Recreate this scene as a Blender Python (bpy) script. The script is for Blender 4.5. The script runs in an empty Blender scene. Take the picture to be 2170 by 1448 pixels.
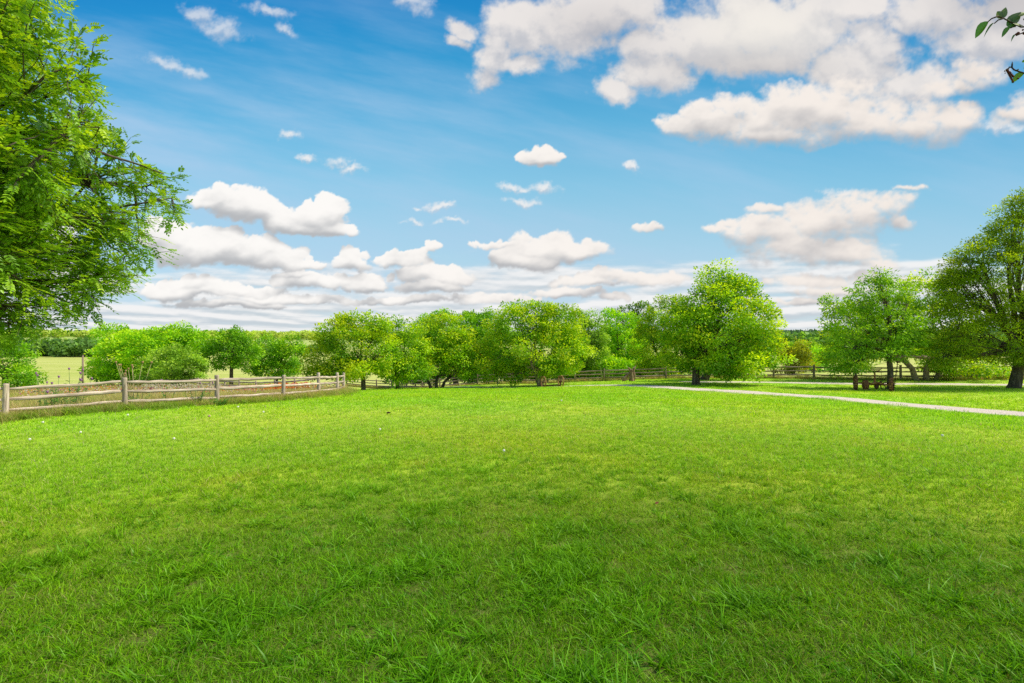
import bpy, math, random
import numpy as np
from mathutils import Vector, Matrix
R = math.radians
sc = bpy.context.scene
col = sc.collection
F = 1085.0; HOR = 718.0; CX = 1085.0; EYE = 1.65
cam_d = bpy.data.cameras.new('camera'); cam = bpy.data.objects.new('camera', cam_d); col.objects.link(cam)
cam_d.lens = 18; cam_d.sensor_width = 36; cam_d.clip_start = 0.05; cam_d.clip_end = 8000
cam.location = (0, 0, EYE); cam.rotation_euler = (R(90 - 0.32), 0, 0)
sc.camera = cam
sc.view_settings.view_transform = 'Standard'; sc.view_settings.look = 'None'
sc.view_settings.exposure = 0; sc.view_settings.gamma = 1
sc.render.engine = 'CYCLES'
sc.cycles.max_bounces = 5; sc.cycles.diffuse_bounces = 3; sc.cycles.transmission_bounces = 4
sc.cycles.glossy_bounces = 2; sc.cycles.use_adaptive_sampling = True; sc.cycles.adaptive_threshold = 0.01
sc.cycles.use_denoising = False; sc.cycles.sample_clamp_indirect = 5

class NT:
    """small helper to write node trees"""
    def __init__(s, tree): s.t = tree; s.n = tree.nodes; s.l = tree.links
    def node(s, typ, **kw):
        nd = s.n.new(typ)
        for k, v in kw.items(): setattr(nd, k, v)
        return nd
    def put(s, sock, v):
        if hasattr(v, 'is_linked') or isinstance(v, bpy.types.NodeSocket): s.l.new(v, sock)
        else:
            sock.default_value = v
    def math(s, op, a, b=None, c=None, clamp=False):
        nd = s.node('ShaderNodeMath', operation=op, use_clamp=clamp)
        s.put(nd.inputs[0], a)
        if b is not None: s.put(nd.inputs[1], b)
        if c is not None: s.put(nd.inputs[2], c)
        return nd.outputs[0]
    def vmath(s, op, a, b=None, c=None, out=0):
        nd = s.node('ShaderNodeVectorMath', operation=op)
        s.put(nd.inputs[0], a)
        if b is not None:
            s.put(nd.inputs[3 if op == 'SCALE' else 1], b)
        if c is not None: s.put(nd.inputs[2], c)
        return nd.outputs[out]
    def comb(s, x, y, z=0.0):
        nd = s.node('ShaderNodeCombineXYZ')
        for i, v in enumerate((x, y, z)): s.put(nd.inputs[i], v)
        return nd.outputs[0]
    def noise(s, vec, scale, detail=4, rough=0.5, dist=0.0, out='Fac', lac=2.0, dim='3D'):
        nd = s.node('ShaderNodeTexNoise', noise_dimensions=dim)
        s.put(nd.inputs['Vector'], vec); nd.inputs['Scale'].default_value = scale
        nd.inputs['Detail'].default_value = detail; nd.inputs['Roughness'].default_value = rough
        nd.inputs['Distortion'].default_value = dist; nd.inputs['Lacunarity'].default_value = lac
        return nd.outputs[out]
    def smooth(s, v, a, b, lo=0.0, hi=1.0, typ='SMOOTHSTEP'):
        nd = s.node('ShaderNodeMapRange', interpolation_type=typ)
        s.put(nd.inputs[0], v)
        for i, x in zip((1, 2, 3, 4), (a, b, lo, hi)): s.put(nd.inputs[i], x)
        return nd.outputs[0]
    def mix(s, f, a, b, mode='MIX'):
        nd = s.node('ShaderNodeMix', data_type='RGBA', blend_type=mode)
        s.put(nd.inputs[0], f)
        s.put(nd.inputs[6], a if not isinstance(a, tuple) else (a + (1,))[:4])
        s.put(nd.inputs[7], b if not isinstance(b, tuple) else (b + (1,))[:4])
        return nd.outputs[2]
    def ramp(s, f, stops, interp='LINEAR'):
        nd = s.node('ShaderNodeValToRGB'); cr = nd.color_ramp; cr.interpolation = interp
        while len(cr.elements) < len(stops): cr.elements.new(0.5)
        for e, (p, c) in zip(cr.elements, stops): e.position = p; e.color = tuple(c) + (1,)
        s.put(nd.inputs[0], f)
        return nd.outputs[0]
# ------------------------------------------------------------------ light
_az, _el = R(86), R(52)
SUN_DIR = Vector((math.sin(_az) * math.cos(_el), math.cos(_az) * math.cos(_el), math.sin(_el)))
sun_elev = math.asin(SUN_DIR.z); sun_az = math.atan2(SUN_DIR.x, SUN_DIR.y)
sd = bpy.data.lights.new('sun', 'SUN'); so = bpy.data.objects.new('sun', sd); col.objects.link(so)
sd.energy = 5.0; sd.angle = R(9.0); sd.color = (1.0, 0.93, 0.78)
so.rotation_euler = SUN_DIR.to_track_quat('Z', 'Y').to_euler()
world = bpy.data.worlds.new('World'); sc.world = world; world.use_nodes = True
wt = world.node_tree; wt.nodes.clear(); W = NT(wt)
sky = W.node('ShaderNodeTexSky', sky_type='NISHITA', sun_disc=False, sun_elevation=sun_elev, sun_rotation=sun_az)
bg = W.node('ShaderNodeBackground'); W.l.new(sky.outputs[0], bg.inputs[0]); bg.inputs[1].default_value = 0.15
wo = W.node('ShaderNodeOutputWorld'); W.l.new(bg.outputs[0], wo.inputs[0])
# ------------------------------------------------------------------ mesh helpers
def mesh_np(name, verts, faces, col_v=None, smooth=False, attrs=None):
    """faces: list of int arrays, each (n, k). col_v: (nverts, 3) colours"""
    me = bpy.data.meshes.new(name)
    verts = np.asarray(verts, dtype=np.float32)
    me.vertices.add(len(verts)); me.vertices.foreach_set('co', verts.ravel())
    loops = np.concatenate([np.asarray(f, dtype=np.int32).ravel() for f in faces])
    sizes = np.concatenate([np.full(len(f), np.asarray(f).shape[1], dtype=np.int32) for f in faces])
    starts = np.concatenate([[0], np.cumsum(sizes)[:-1]]).astype(np.int32)
    me.loops.add(len(loops)); me.loops.foreach_set('vertex_index', loops)
    me.polygons.add(len(sizes)); me.polygons.foreach_set('loop_start', starts)
    if smooth: me.polygons.foreach_set('use_smooth', np.ones(len(sizes), dtype=bool))
    if col_v is not None:
        a = me.color_attributes.new('Col', 'FLOAT_COLOR', 'POINT')
        c = np.ones((len(verts), 4), np.float32); c[:, :3] = col_v; a.data.foreach_set('color', c.ravel())
    for k, (typ, vals) in (attrs or {}).items():
        a = me.attributes.new(k, typ, 'POINT'); a.data.foreach_set('value' if typ in ('FLOAT', 'INT') else 'vector', np.asarray(vals).ravel())
    me.update(calc_edges=True)
    return me
def link(name, me, mat=None, parent=None, loc=None):
    o = bpy.data.objects.new(name, me); col.objects.link(o)
    if mat is not None: me.materials.append(mat)
    if parent is not None: o.parent = parent
    if loc is not None: o.location = loc
    return o
def tag(o, label=None, cat=None, group=None, kind=None):
    if label: o['label'] = label
    if cat: o['category'] = cat
    if group: o['group'] = group
    if kind: o['kind'] = kind
    return o
def empty(name, loc, rz=0):
    o = bpy.data.objects.new(name, None); col.objects.link(o); o.location = loc; o.rotation_euler = (0, 0, rz)
    o.empty_display_size = .2
    return o
class MB:
    """collects tubes, boxes and polygons into one mesh"""
    def __init__(s): s.v = []; s.f = {}; s.n = 0
    def add(s, v, faces):
        v = np.asarray(v, float).reshape(-1, 3); s.v.append(v)
        for f in faces: s.f.setdefault(len(f), []).append([i + s.n for i in f])
        s.n += len(v)
    def tube(s, pts, rad, sides=7, cap=True, squash=1.0):
        pts = [Vector(p) for p in pts]; n = len(pts)
        if not hasattr(rad, '__len__'): rad = [rad] * n
        d0 = (pts[1] - pts[0]).normalized()
        up = Vector((0, 0, 1)) if abs(d0.z) < .9 else Vector((1, 0, 0))
        a = d0.cross(up).normalized(); V_ = []
        for i, p in enumerate(pts):
            d = (pts[min(i + 1, n - 1)] - pts[max(i - 1, 0)])
            if d.length < 1e-9: d = d0
            d.normalize(); a = (a - d * a.dot(d)).normalized(); b = d.cross(a)
            for k in range(sides):
                t = 2 * math.pi * k / sides
                V_.append(p + a * (math.cos(t) * rad[i]) + b * (math.sin(t) * rad[i] * squash))
        fs = []
        for i in range(n - 1):
            for k in range(sides):
                k2 = (k + 1) % sides
                fs.append((i * sides + k, i * sides + k2, (i + 1) * sides + k2, (i + 1) * sides + k))
        if cap: fs.append(tuple(range(sides))[::-1]); fs.append(tuple((n - 1) * sides + k for k in range(sides)))
        s.add([tuple(q) for q in V_], fs)
    def box(s, c, size, rot=None, taper=1.0, jit=0.0, rnd=random):
        V_ = []
        for z in (-1, 1):
            for x, y in ((-1, -1), (1, -1), (1, 1), (-1, 1)):
                t = taper if z > 0 else 1
                q = Vector((x * size[0] / 2 * t, y * size[1] / 2 * t, z * size[2] / 2))
                if jit: q += Vector([rnd.uniform(-jit, jit) for _ in range(3)])
                if rot is not None: q = rot @ q
                V_.append(tuple(q + Vector(c)))
        s.add(V_, [(3, 2, 1, 0), (4, 5, 6, 7), (0, 1, 5, 4), (1, 2, 6, 5), (2, 3, 7, 6), (3, 0, 4, 7)])
    def ring(s, c, r, width, thick, axis_rot, seg=28):
        """flat-banded wheel rim round the local X axis"""
        V_ = []
        for k in range(seg):
            t = 2 * math.pi * k / seg
            for rr, xx in ((r, -width / 2), (r, width / 2), (r - thick, width / 2), (r - thick, -width / 2)):
                V_.append(tuple(axis_rot @ Vector((xx, math.cos(t) * rr, math.sin(t) * rr)) + Vector(c)))
        fs = []
        for k in range(seg):
            k2 = (k + 1) % seg
            for j in range(4): fs.append((k * 4 + j, k * 4 + (j + 1) % 4, k2 * 4 + (j + 1) % 4, k2 * 4 + j))
        s.add(V_, fs)
    def mesh(s, name, smooth=False):
        v = np.concatenate(s.v)
        return mesh_np(name, v, [np.array(f) for f in s.f.values()], smooth=smooth)
    def build(s, name, mat, parent=None, smooth=False, loc=None): return link(name, s.mesh(name, smooth), mat, parent, loc)

# ------------------------------------------------------------------ materials
def new_mat(name):
    m = bpy.data.materials.new(name); m.use_nodes = True; m.node_tree.nodes.clear()
    T = NT(m.node_tree); out = T.node('ShaderNodeOutputMaterial'); return m, T, out
def leaf_mat(name, trans=0.45, gloss=0.06, rough=.45, varscale=0.0, satboost=1.0):
    m, T, out = new_mat(name)
    at = T.node('ShaderNodeAttribute', attribute_name='Col'); c = at.outputs['Color']
    d = T.node('ShaderNodeBsdfDiffuse'); T.l.new(c, d.inputs[0])
    tr = T.node('ShaderNodeBsdfTranslucent')
    tc_ = T.mix(1.0, c, (1.2, 1.12, 0.5), 'MULTIPLY'); T.l.new(tc_, tr.inputs[0])
    mx = T.node('ShaderNodeMixShader'); mx.inputs[0].default_value = trans; T.l.new(d.outputs[0], mx.inputs[1]); T.l.new(tr.outputs[0], mx.inputs[2])
    g = T.node('ShaderNodeBsdfGlossy'); g.inputs['Color'].default_value = (.9, 1, .85, 1); g.inputs['Roughness'].default_value = rough
    m2 = T.node('ShaderNodeMixShader'); m2.inputs[0].default_value = gloss; T.l.new(mx.outputs[0], m2.inputs[1]); T.l.new(g.outputs[0], m2.inputs[2])
    T.l.new(m2.outputs[0], out.inputs[0]); return m
M_LEAF = leaf_mat('leaf', .50, .018, .5)
M_LEAF_NEAR = leaf_mat('near_leaf', .48, .04, .42)
def principled(T, out, color, rough=.9, bump=None, bumpd=.02, strength=.6, metallic=0):
    p = T.node('ShaderNodeBsdfPrincipled'); T.put(p.inputs['Base Color'], color if not isinstance(color, tuple) else (color + (1,))[:4])
    T.put(p.inputs['Roughness'], rough); p.inputs['Metallic'].default_value = metallic
    if 'Specular IOR Level' in p.inputs: p.inputs['Specular IOR Level'].default_value = .25
    if bump is not None:
        b = T.node('ShaderNodeBump'); b.inputs['Strength'].default_value = strength; b.inputs['Distance'].default_value = bumpd
        T.l.new(bump, b.inputs['Height']); T.l.new(b.outputs[0], p.inputs['Normal'])
    T.l.new(p.outputs[0], out.inputs[0]); return p
def noise_mat(name, stops, scale=6, detail=6, rough=.9, stretch=(1, 1, 1), bumpd=.02, coord='Object', metallic=0):
    m, T, out = new_mat(name)
    tcn = T.node('ShaderNodeTexCoord'); v_ = T.vmath('MULTIPLY', tcn.outputs[coord], stretch)
    n = T.noise(v_, scale, detail, .62)
    c = T.ramp(n, stops)
    principled(T, out, c, rough, n, bumpd, metallic=metallic); return m
M_BARK = noise_mat('bark_grey_brown', [(.3, (.035, .026, .018)), (.5, (.11, .085, .06)), (.7, (.22, .18, .13))], 9, 6, .95, (1, 1, .25), .03)
M_BARK_DARK = noise_mat('bark_dark', [(.3, (.03, .024, .017)), (.5, (.09, .07, .05)), (.7, (.18, .145, .10))], 9, 6, .95, (1, 1, .25), .03)
M_BARK_PALE = noise_mat('bark_pale', [(.3, (.10, .07, .045)), (.5, (.28, .21, .15)), (.7, (.45, .37, .29))], 7, 6, .95, (1, 1, .3), .03)
M_TWIG = noise_mat('twig_brown', [(.3, (.03, .02, .012)), (.7, (.09, .06, .035))], 20, 4, .9)
def wood_mat(name, dark, mid, light):
    m, T, out = new_mat(name)
    tcn = T.node('ShaderNodeTexCoord'); oi = T.node('ShaderNodeObjectInfo')
    base_ = T.vmath('ADD', tcn.outputs['Generated'], T.comb(T.math('MULTIPLY', oi.outputs['Random'], 31.0), 0.0, 0.0))
    at = T.node('ShaderNodeAttribute', attribute_name='grain')
    v_ = T.vmath('MULTIPLY', T.vmath('ADD', at.outputs['Vector'], T.comb(T.math('MULTIPLY', oi.outputs['Random'], 31.0), 0.0, 0.0)), (1.6, 26, 26))
    n = T.noise(v_, 1.0, 7, .65, .4)
    n2 = T.noise(tcn.outputs['Object'], 2.0, 4, .6)
    c = T.ramp(n, [(.32, dark), (.5, mid), (.68, light)])
    c = T.mix(T.smooth(n2, .35, .75, 0, .5), c, dark)
    hv = T.math('MULTIPLY_ADD', oi.outputs['Random'], .35, .82)
    hs = T.node('ShaderNodeHueSaturation'); T.l.new(c, hs.inputs['Color']); T.l.new(hv, hs.inputs['Value'])
    principled(T, out, hs.outputs[0], .92, n, .012); return m
M_FENCE = wood_mat('weathered_rail_wood', (.22, .165, .12), (.56, .45, .35), (.78, .67, .55))
M_FENCE_FAR = wood_mat('weathered_fence_wood_brown', (.11, .085, .06), (.34, .26, .19), (.54, .44, .34))
M_RUST = noise_mat('rusted_iron', [(.3, (.05, .024, .013)), (.45, (.19, .085, .04)), (.58, (.36, .18, .07)), (.75, (.50, .36, .24))], 9, 6, .85, (1, 1, 1), .01)
M_RUST_DARK = noise_mat('dark_rusted_iron', [(.3, (.025, .015, .010)), (.55, (.11, .055, .03)), (.75, (.24, .14, .09))], 14, 5, .8, (1, 1, 1), .008)
M_SNAG = noise_mat('bare_snag_wood', [(.3, (.09, .05, .035)), (.5, (.26, .16, .11)), (.7, (.42, .30, .22))], 8, 6, .95, (1, 1, .2), .03)

# ------------------------------------------------------------------ terrain
def XY(px, Y): return ((px - CX) / F * Y, Y)
CTRL = []
def ctl(px, Y, py=None, H=None):
    H = H if H is not None else (py - HOR) / F * Y
    CTRL.append(((px - CX) / F * Y, Y, EYE - H))
for X_, Y_, H_ in [(0, 0, 1.66), (3.5, 1.5, 1.66), (-3.5, 1.5, 1.70), (0, 3.2, 1.80), (3, 5, 1.86), (-3, 5, 1.95), (0, 8, 2.06), (6, 9, 2.02), (-7, 9, 2.2), (-14, 3, 2.0), (14, 3, 1.7), (0, -12, 1.5), (-25, -10, 2.0), (25, -10, 1.6), (0, -45, 1.3), (-50, -20, 2.5), (50, -20, 1.6), (0, 15, 2.32), (1.5, 24, 2.68), (30, 12, 2.2), (60, 20, 2.8)]:
    CTRL.append((X_, Y_, EYE - H_))
for a in [(10, 15, 892), (265, 17, 869), (460, 19.5, 859), (600, 21.7, 848), (676, 25, 842), (728, 31, 831), (770, 38, 829), (900, 33, 829), (925, 43, 823), (1143, 44, 821), (1170, 40, 821), (1340, 32, 820), (1500, 28, 828.5), (1740, 24, 843), (2170, 17.5, 880),
          (1475, 34, 816), (1492, 40, 806), (1887, 31, 826), (2148, 31, 823), (1963, 38, 807), (1740, 36.5, 813.5), (2110, 34, 816.5), (1335, 43, 808), (2500, 30, 822),
          (2130, 37.5, 804), (1724, 41, 803.5), (1411, 46.2, 804), (1219, 48.3, 810), (1055, 50.3, 814.6), (1000, 36, 827)]: ctl(*a)
for px_, Y_, H_ in [(932, 54.5, 5.3), (861, 58.5, 5.8), (735, 70, 6.6), (625, 34.9, 3.87), (507, 40.75, 4.4), (400, 52, 4.9), (175, 50, 5.0), (130, 25, 3.05), (-100, 30, 3.6), (-200, 50, 5), (300, 28, 3.35), (1800, 65, 4.1), (2100, 65, 4.0), (1400, 65, 5.2), (1200, 65, 5.6), (2700, 60, 4), (300, 70, 5.6), (-300, 20, 3.2)]: ctl(px_, Y_, H=H_)
CP = np.array(CTRL)
def _tps(r2): return np.where(r2 > 0, r2 * np.log(np.maximum(r2, 1e-12)) * .5, 0)
_n = len(CP); _S = 20.0; _c = CP[:, :2] / _S
_d = ((_c[:, None] - _c[None]) ** 2).sum(-1)
_A = np.zeros((_n + 3, _n + 3)); _A[:_n, :_n] = _tps(_d) + np.eye(_n) * .0008; _A[:_n, _n] = 1; _A[:_n, _n + 1:] = _c; _A[_n, :_n] = 1; _A[_n + 1:, :_n] = _c.T
_w = np.linalg.solve(_A, np.concatenate([CP[:, 2], np.zeros(3)]))
def ground_z(X, Y):
    X = np.asarray(X, float); Y = np.asarray(Y, float); sh = X.shape
    x = X.ravel(); y = Y.ravel(); z = np.empty(x.shape)
    r = np.sqrt(x * x + y * y)
    k = np.minimum(1, 85 / np.maximum(r, 1e-6)); q = np.stack([x * k, y * k], -1) / _S
    for i in range(0, len(x), 20000):
        s_ = q[i:i + 20000]
        d = ((s_[:, None] - _c[None]) ** 2).sum(-1)
        z[i:i + 20000] = _tps(d) @ _w[:_n] + _w[_n] + s_ @ _w[_n + 1:]
    az = np.arctan2(x, y)
    rr = [70, 120, 220, 350, 600, 1000, 3200]
    zl = EYE - np.interp(r, rr, [5.5, 6.4, 7.9, 8.2, 5.0, -2, -14]); zr = EYE - np.interp(r, rr, [4.2, 4.6, 5.3, 6.0, 4.5, -2, -14])
    t = np.clip((az + .5) / .9, 0, 1); zf = zl + (zr - zl) * t
    b = np.clip((r - 62) / 50, 0, 1); b = b * b * (3 - 2 * b)
    z = z * (1 - b) + zf * b
    z = z + .018 * np.sin(x * .9 + 1.3 * np.sin(y * .35)) * np.cos(y * .7 + x * .2) * np.clip(r / 10, 0, 1)
    return z.reshape(sh)
def gz(x, y): return float(ground_z(np.array([x]), np.array([y]))[0])
def at(px, Y, dz=0.0):
    x, y = XY(px, Y); return Vector((x, y, gz(x, y) + dz))
def hit(px, py):
    """where the sight line through a point of the photograph meets the ground"""
    Ys = np.geomspace(2, 400, 4000); zz = ground_z((px - CX) / F * Ys, Ys); ray = EYE - (py - HOR) / F * Ys
    i = int(np.argmax(zz >= ray)); Y = float(Ys[i]); return Vector(((px - CX) / F * Y, Y, float(zz[i])))

FENCE_A = [(-20.0, 11.2), (-17.4, 13.1), XY(10, 15), XY(265, 17), XY(460, 19.5), XY(600, 21.7), XY(676, 25), XY(715, 28), XY(728, 31)]
FENCE_B = [XY(728, 31)] + [(-10.2 - 2.3 * k, 31 + 1.95 * k) for k in range(1, 13)]
FENCE_C = [XY(2260, 37), XY(2130, 37.5), XY(2014, 38), XY(1909, 38.7), XY(1814, 39.7), XY(1724.7, 41), XY(1640, 42.5), XY(1560, 43.8), XY(1484, 45), XY(1411.6, 46.2), XY(1343, 47), XY(1280, 47.7), XY(1219, 48.3), XY(1161, 48.9), XY(1105, 49.5), XY(1055, 50.3), XY(1012, 51.5), XY(971, 53), XY(932, 54.5), XY(895, 56.5), XY(861, 58.5), XY(830, 61), XY(798, 64), XY(766, 67), XY(735, 70)]
LAWN = [(-60, -60), (-26, 8)] + FENCE_A + [(-12.5, 36), (-16, 50)] + FENCE_C[::-1] + [(52, 37), (80, 30), (80, -60)]
def inside(poly, x, y):
    r = np.zeros(x.shape, bool); n = len(poly)
    for i in range(n):
        x1, y1 = poly[i]; x2, y2 = poly[(i + 1) % n]
        c = ((y1 > y) != (y2 > y)); xx = (x2 - x1) * (y - y1) / ((y2 - y1) if y2 != y1 else 1e-9) + x1
        r ^= c & (x < xx)
    return r
def dist_line(pts, x, y):
    d = np.full(x.shape, 1e9)
    for (x1, y1), (x2, y2) in zip(pts[:-1], pts[1:]):
        vx, vy = x2 - x1, y2 - y1; t = np.clip(((x - x1) * vx + (y - y1) * vy) / (vx * vx + vy * vy), 0, 1)
        d = np.minimum(d, np.hypot(x - x1 - t * vx, y - y1 - t * vy))
    return d
def spline(pts, n=12):
    P_ = [np.array(p, float) for p in pts]; P_ = [2 * P_[0] - P_[1]] + P_ + [2 * P_[-1] - P_[-2]]; out = []
    for i in range(1, len(P_) - 2):
        for k in range(n):
            t = k / n; a, b, c, d = P_[i - 1:i + 3]
            out.append(.5 * (2 * b + (c - a) * t + (2 * a - 5 * b + 4 * c - d) * t * t + (3 * b - a - 3 * c + d) * t ** 3))
    out.append(P_[-2]); return out
DRIVE1 = spline([(24, 2), (21.5, 9), XY(2170, 17.5), XY(1740, 24), XY(1500, 28.3), XY(1345, 33), XY(1250, 37.3), XY(1130, 41), XY(1010, 44), (-9, 48)], 14)
DRIVE2 = spline([XY(1455, 37.0), XY(1490, 37.2), XY(1740, 36.5), XY(2110, 34), XY(2350, 32.5), (52, 31)], 14)
D1 = [tuple(p) for p in DRIVE1]; D2 = [tuple(p) for p in DRIVE2]

# ground sheet: rings round the viewpoint, out past the horizon
na, nr = 640, 460
rads = np.concatenate([[0.0], np.geomspace(.4, 3300, nr)]); ang = np.linspace(0, 2 * np.pi, na, endpoint=False)
gx = rads[:, None] * np.sin(ang)[None]; gy = rads[:, None] * np.cos(ang)[None]; gzv = ground_z(gx, gy)
lawnm = inside(LAWN, gx, gy).astype(np.float32)
da = dist_line(FENCE_A + FENCE_B[1:], gx, gy); dc = dist_line(FENCE_C, gx, gy)
verge = np.clip(1 - np.minimum(da / .9, dc / 1.3), 0, 1)
garden = ((gx < -9) & (gy > 10) & (~inside(LAWN, gx, gy)) & (np.hypot(gx, gy) < 62)).astype(np.float32)
idx = np.arange((nr + 1) * na).reshape(nr + 1, na); nx = np.roll(idx, -1, 1)
faces = np.stack([idx[:-1], idx[1:], nx[1:], nx[:-1]], -1).reshape(-1, 4)[:, ::-1]
gme = mesh_np('ground', np.stack([gx, gy, gzv], -1).reshape(-1, 3), [faces], smooth=True,
              attrs={'lawn': ('FLOAT', lawnm), 'verge': ('FLOAT', verge), 'garden': ('FLOAT', garden)})
m, T, out = new_mat('ground')
geo = T.node('ShaderNodeNewGeometry'); Pw = geo.outputs['Position']
fa = lambda n: T.node('ShaderNodeAttribute', attribute_name=n).outputs['Fac']
nb = T.noise(Pw, .16, 4, .55); nm = T.noise(Pw, 1.1, 5, .6); nf = T.noise(Pw, 14, 5, .7); nff = T.noise(Pw, 90, 3, .7)
lawnc = T.ramp(nm, [(.3, (.24, .42, .014)), (.5, (.34, .55, .022)), (.7, (.46, .64, .035))])
lawnc = T.mix(T.smooth(nb, .38, .62), lawnc, T.ramp(nm, [(.3, (.38, .50, .02)), (.7, (.54, .62, .05))]))
soil = T.ramp(nff, [(.3, (.035, .035, .010)), (.6, (.11, .095, .035)), (.8, (.28, .21, .10))])
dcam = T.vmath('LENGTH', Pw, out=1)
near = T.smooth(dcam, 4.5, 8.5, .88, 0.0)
lawnc = T.mix(T.smooth(dcam, 10, 26), lawnc, T.mix(1.0, lawnc, (1.22, 1.24, 2.2), 'MULTIPLY'))  # sunlit look of the farther lawn painted into its colour by distance
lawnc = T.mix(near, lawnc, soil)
lawnc = T.mix(T.smooth(nf, .3, .7, 0, .3), lawnc, (.17, .34, .014))
meadow = T.ramp(nf, [(.3, (.32, .38, .08)), (.5, (.48, .50, .15)), (.7, (.64, .60, .26))])
streak = T.noise(T.vmath('MULTIPLY', Pw, (.02, .12, 1)), 1.0, 5, .6)
field = T.ramp(streak, [(.3, (.38, .44, .08)), (.5, (.47, .50, .12)), (.7, (.56, .55, .19))])
field = T.mix(T.smooth(nb, .3, .7, 0, .3), field, (.34, .44, .07))
far = T.smooth(dcam, 330, 480)
field = T.mix(far, field, T.ramp(T.noise(Pw, .012, 4, .6), [(.35, (.22, .34, .06)), (.6, (.45, .52, .13))]))
c = T.mix(fa('garden'), field, meadow)
c = T.mix(fa('lawn'), c, lawnc)
c = T.mix(T.math('MULTIPLY', fa('verge'), .9), c, T.ramp(nf, [(.3, (.20, .24, .05)), (.7, (.42, .42, .13))]))
bh = T.math('ADD', T.math('MULTIPLY', nf, .6), T.math('MULTIPLY', nff, .4))
principled(T, out, c, 1.0, bh, .05, .7)
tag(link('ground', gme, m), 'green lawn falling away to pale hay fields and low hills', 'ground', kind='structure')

# gravel tracks
def ribbon(name, pts, w, label, dz=.03):
    pts = np.array(pts); rnd = np.random.RandomState(5 + len(pts))
    # resample finely
    seg = np.hypot(*np.diff(pts, axis=0).T); s = np.concatenate([[0], np.cumsum(seg)]); S_ = np.arange(0, s[-1], .22)
    px_ = np.interp(S_, s, pts[:, 0]); py_ = np.interp(S_, s, pts[:, 1]); tx = np.gradient(px_); ty = np.gradient(py_); L_ = np.hypot(tx, ty); nxv, nyv = -ty / L_, tx / L_
    ks = np.linspace(-1, 1, 9); Vv = []
    e1 = np.convolve(rnd.randn(len(S_) + 8), np.ones(5) / 5, 'same')[:len(S_)] * .16; e2 = np.convolve(rnd.randn(len(S_) + 8), np.ones(5) / 5, 'same')[:len(S_)] * .16
    for k in ks:
        off = k * w / 2 + (e1 if k < 0 else e2) * abs(k)
        x_ = px_ + nxv * off; y_ = py_ + nyv * off; z_ = ground_z(x_, y_) + dz * (1 - abs(k) ** 6) + .004
        Vv.append(np.stack([x_, y_, z_], -1))
    Vv = np.stack(Vv, 1); n, m_ = Vv.shape[:2]; ii = np.arange(n * m_).reshape(n, m_)
    fc = np.stack([ii[:-1, :-1], ii[1:, :-1], ii[1:, 1:], ii[:-1, 1:]], -1).reshape(-1, 4)
    kk = np.tile(np.abs(ks), (n, 1))
    me = mesh_np(name, Vv.reshape(-1, 3), [fc[:, ::-1]], smooth=True, attrs={'edge': ('FLOAT', kk)})
    return tag(link(name, me, M_GRAVEL), label, 'drive', kind='structure')
M_GRAVEL, T, out = new_mat('gravel')
geo = T.node('ShaderNodeNewGeometry'); Pw = geo.outputs['Position']
n1 = T.noise(Pw, 60, 4, .75); n2 = T.noise(Pw, 1.3, 5, .65); n3 = T.noise(Pw, 7, 4, .7)
g_ = T.ramp(n1, [(.3, (.26, .21, .15)), (.45, (.56, .48, .40)), (.7, (.84, .75, .65))])
g_ = T.mix(T.smooth(n3, .52, .75, 0, .55), g_, (.30, .25, .17))
ed = T.node('ShaderNodeAttribute', attribute_name='edge').outputs['Fac']
wv = T.math('ADD', T.math('MULTIPLY', ed, .75), T.math('MULTIPLY', n2, .7))
g_ = T.mix(T.smooth(wv, .74, .98, 0, .95), g_, (.26, .42, .04))
mid_ = T.math('ADD', T.smooth(ed, .0, .25, .34, 0), n3)
g_ = T.mix(T.smooth(mid_, .86, 1.0, 0, .6), g_, (.30, .40, .06))
principled(T, out, g_, 1.0, n1, .02, .8)
ribbon('gravel_drive', D1, 2.75, 'pale gravel track curving across the lawn from the right edge')
ribbon('gravel_drive', D2, 2.2, 'thin strip of gravel track passing behind the right hand trees')
# ------------------------------------------------------------------ clouds computed on a grid of sky directions
def _hash(ix, iy, seed):
    h = (ix.astype(np.int64) * 374761393 + iy.astype(np.int64) * 668265263 + seed * 1442695041) & 0xFFFFFFFF
    h = ((h ^ (h >> 13)) * 1274126177) & 0xFFFFFFFF
    h = h ^ (h >> 16)
    return (h & 0xFFFFFF).astype(np.float32) / 16777215.0
def vnoise(x, y, seed=0):
    """gradient noise, about -1..1"""
    xi = np.floor(x); yi = np.floor(y); fx = (x - xi).astype(np.float32); fy = (y - yi).astype(np.float32)
    xi = xi.astype(np.int64); yi = yi.astype(np.int64)
    ux = fx * fx * fx * (fx * (fx * 6 - 15) + 10); uy = fy * fy * fy * (fy * (fy * 6 - 15) + 10)
    def g(dx, dy):
        a = _hash(xi + dx, yi + dy, seed) * (2 * np.pi)
        return np.cos(a) * (fx - dx) + np.sin(a) * (fy - dy)
    a = g(0, 0); b = g(1, 0); c = g(0, 1); d = g(1, 1)
    return ((a + (b - a) * ux) * (1 - uy) + (c + (d - c) * ux) * uy) * 1.5
def fbm(x, y, octv=6, rough=0.5, seed=0, billow=False):
    s = 0; amp = 1; tot = 0
    for i in range(octv):
        n = vnoise(x * 2 ** i + i * 17.3, y * 2 ** i - i * 9.1, seed + i)
        if billow: n = 1 - 2 * np.abs(n) ** 0.8
        s = s + n * amp; tot += amp; amp *= rough
    return s / tot
def sstep(x, a, b):
    t = np.clip((x - a) / (b - a), 0, 1); return t * t * (3 - 2 * t)
def lin(c): 
    c = np.array(c, dtype=np.float32) / 255
    return np.where(c <= .04045, c / 12.92, ((c + .055) / 1.055) ** 2.4).astype(np.float32)
def lerp(a, b, t): return a + (b - a) * t[..., None]
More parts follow.
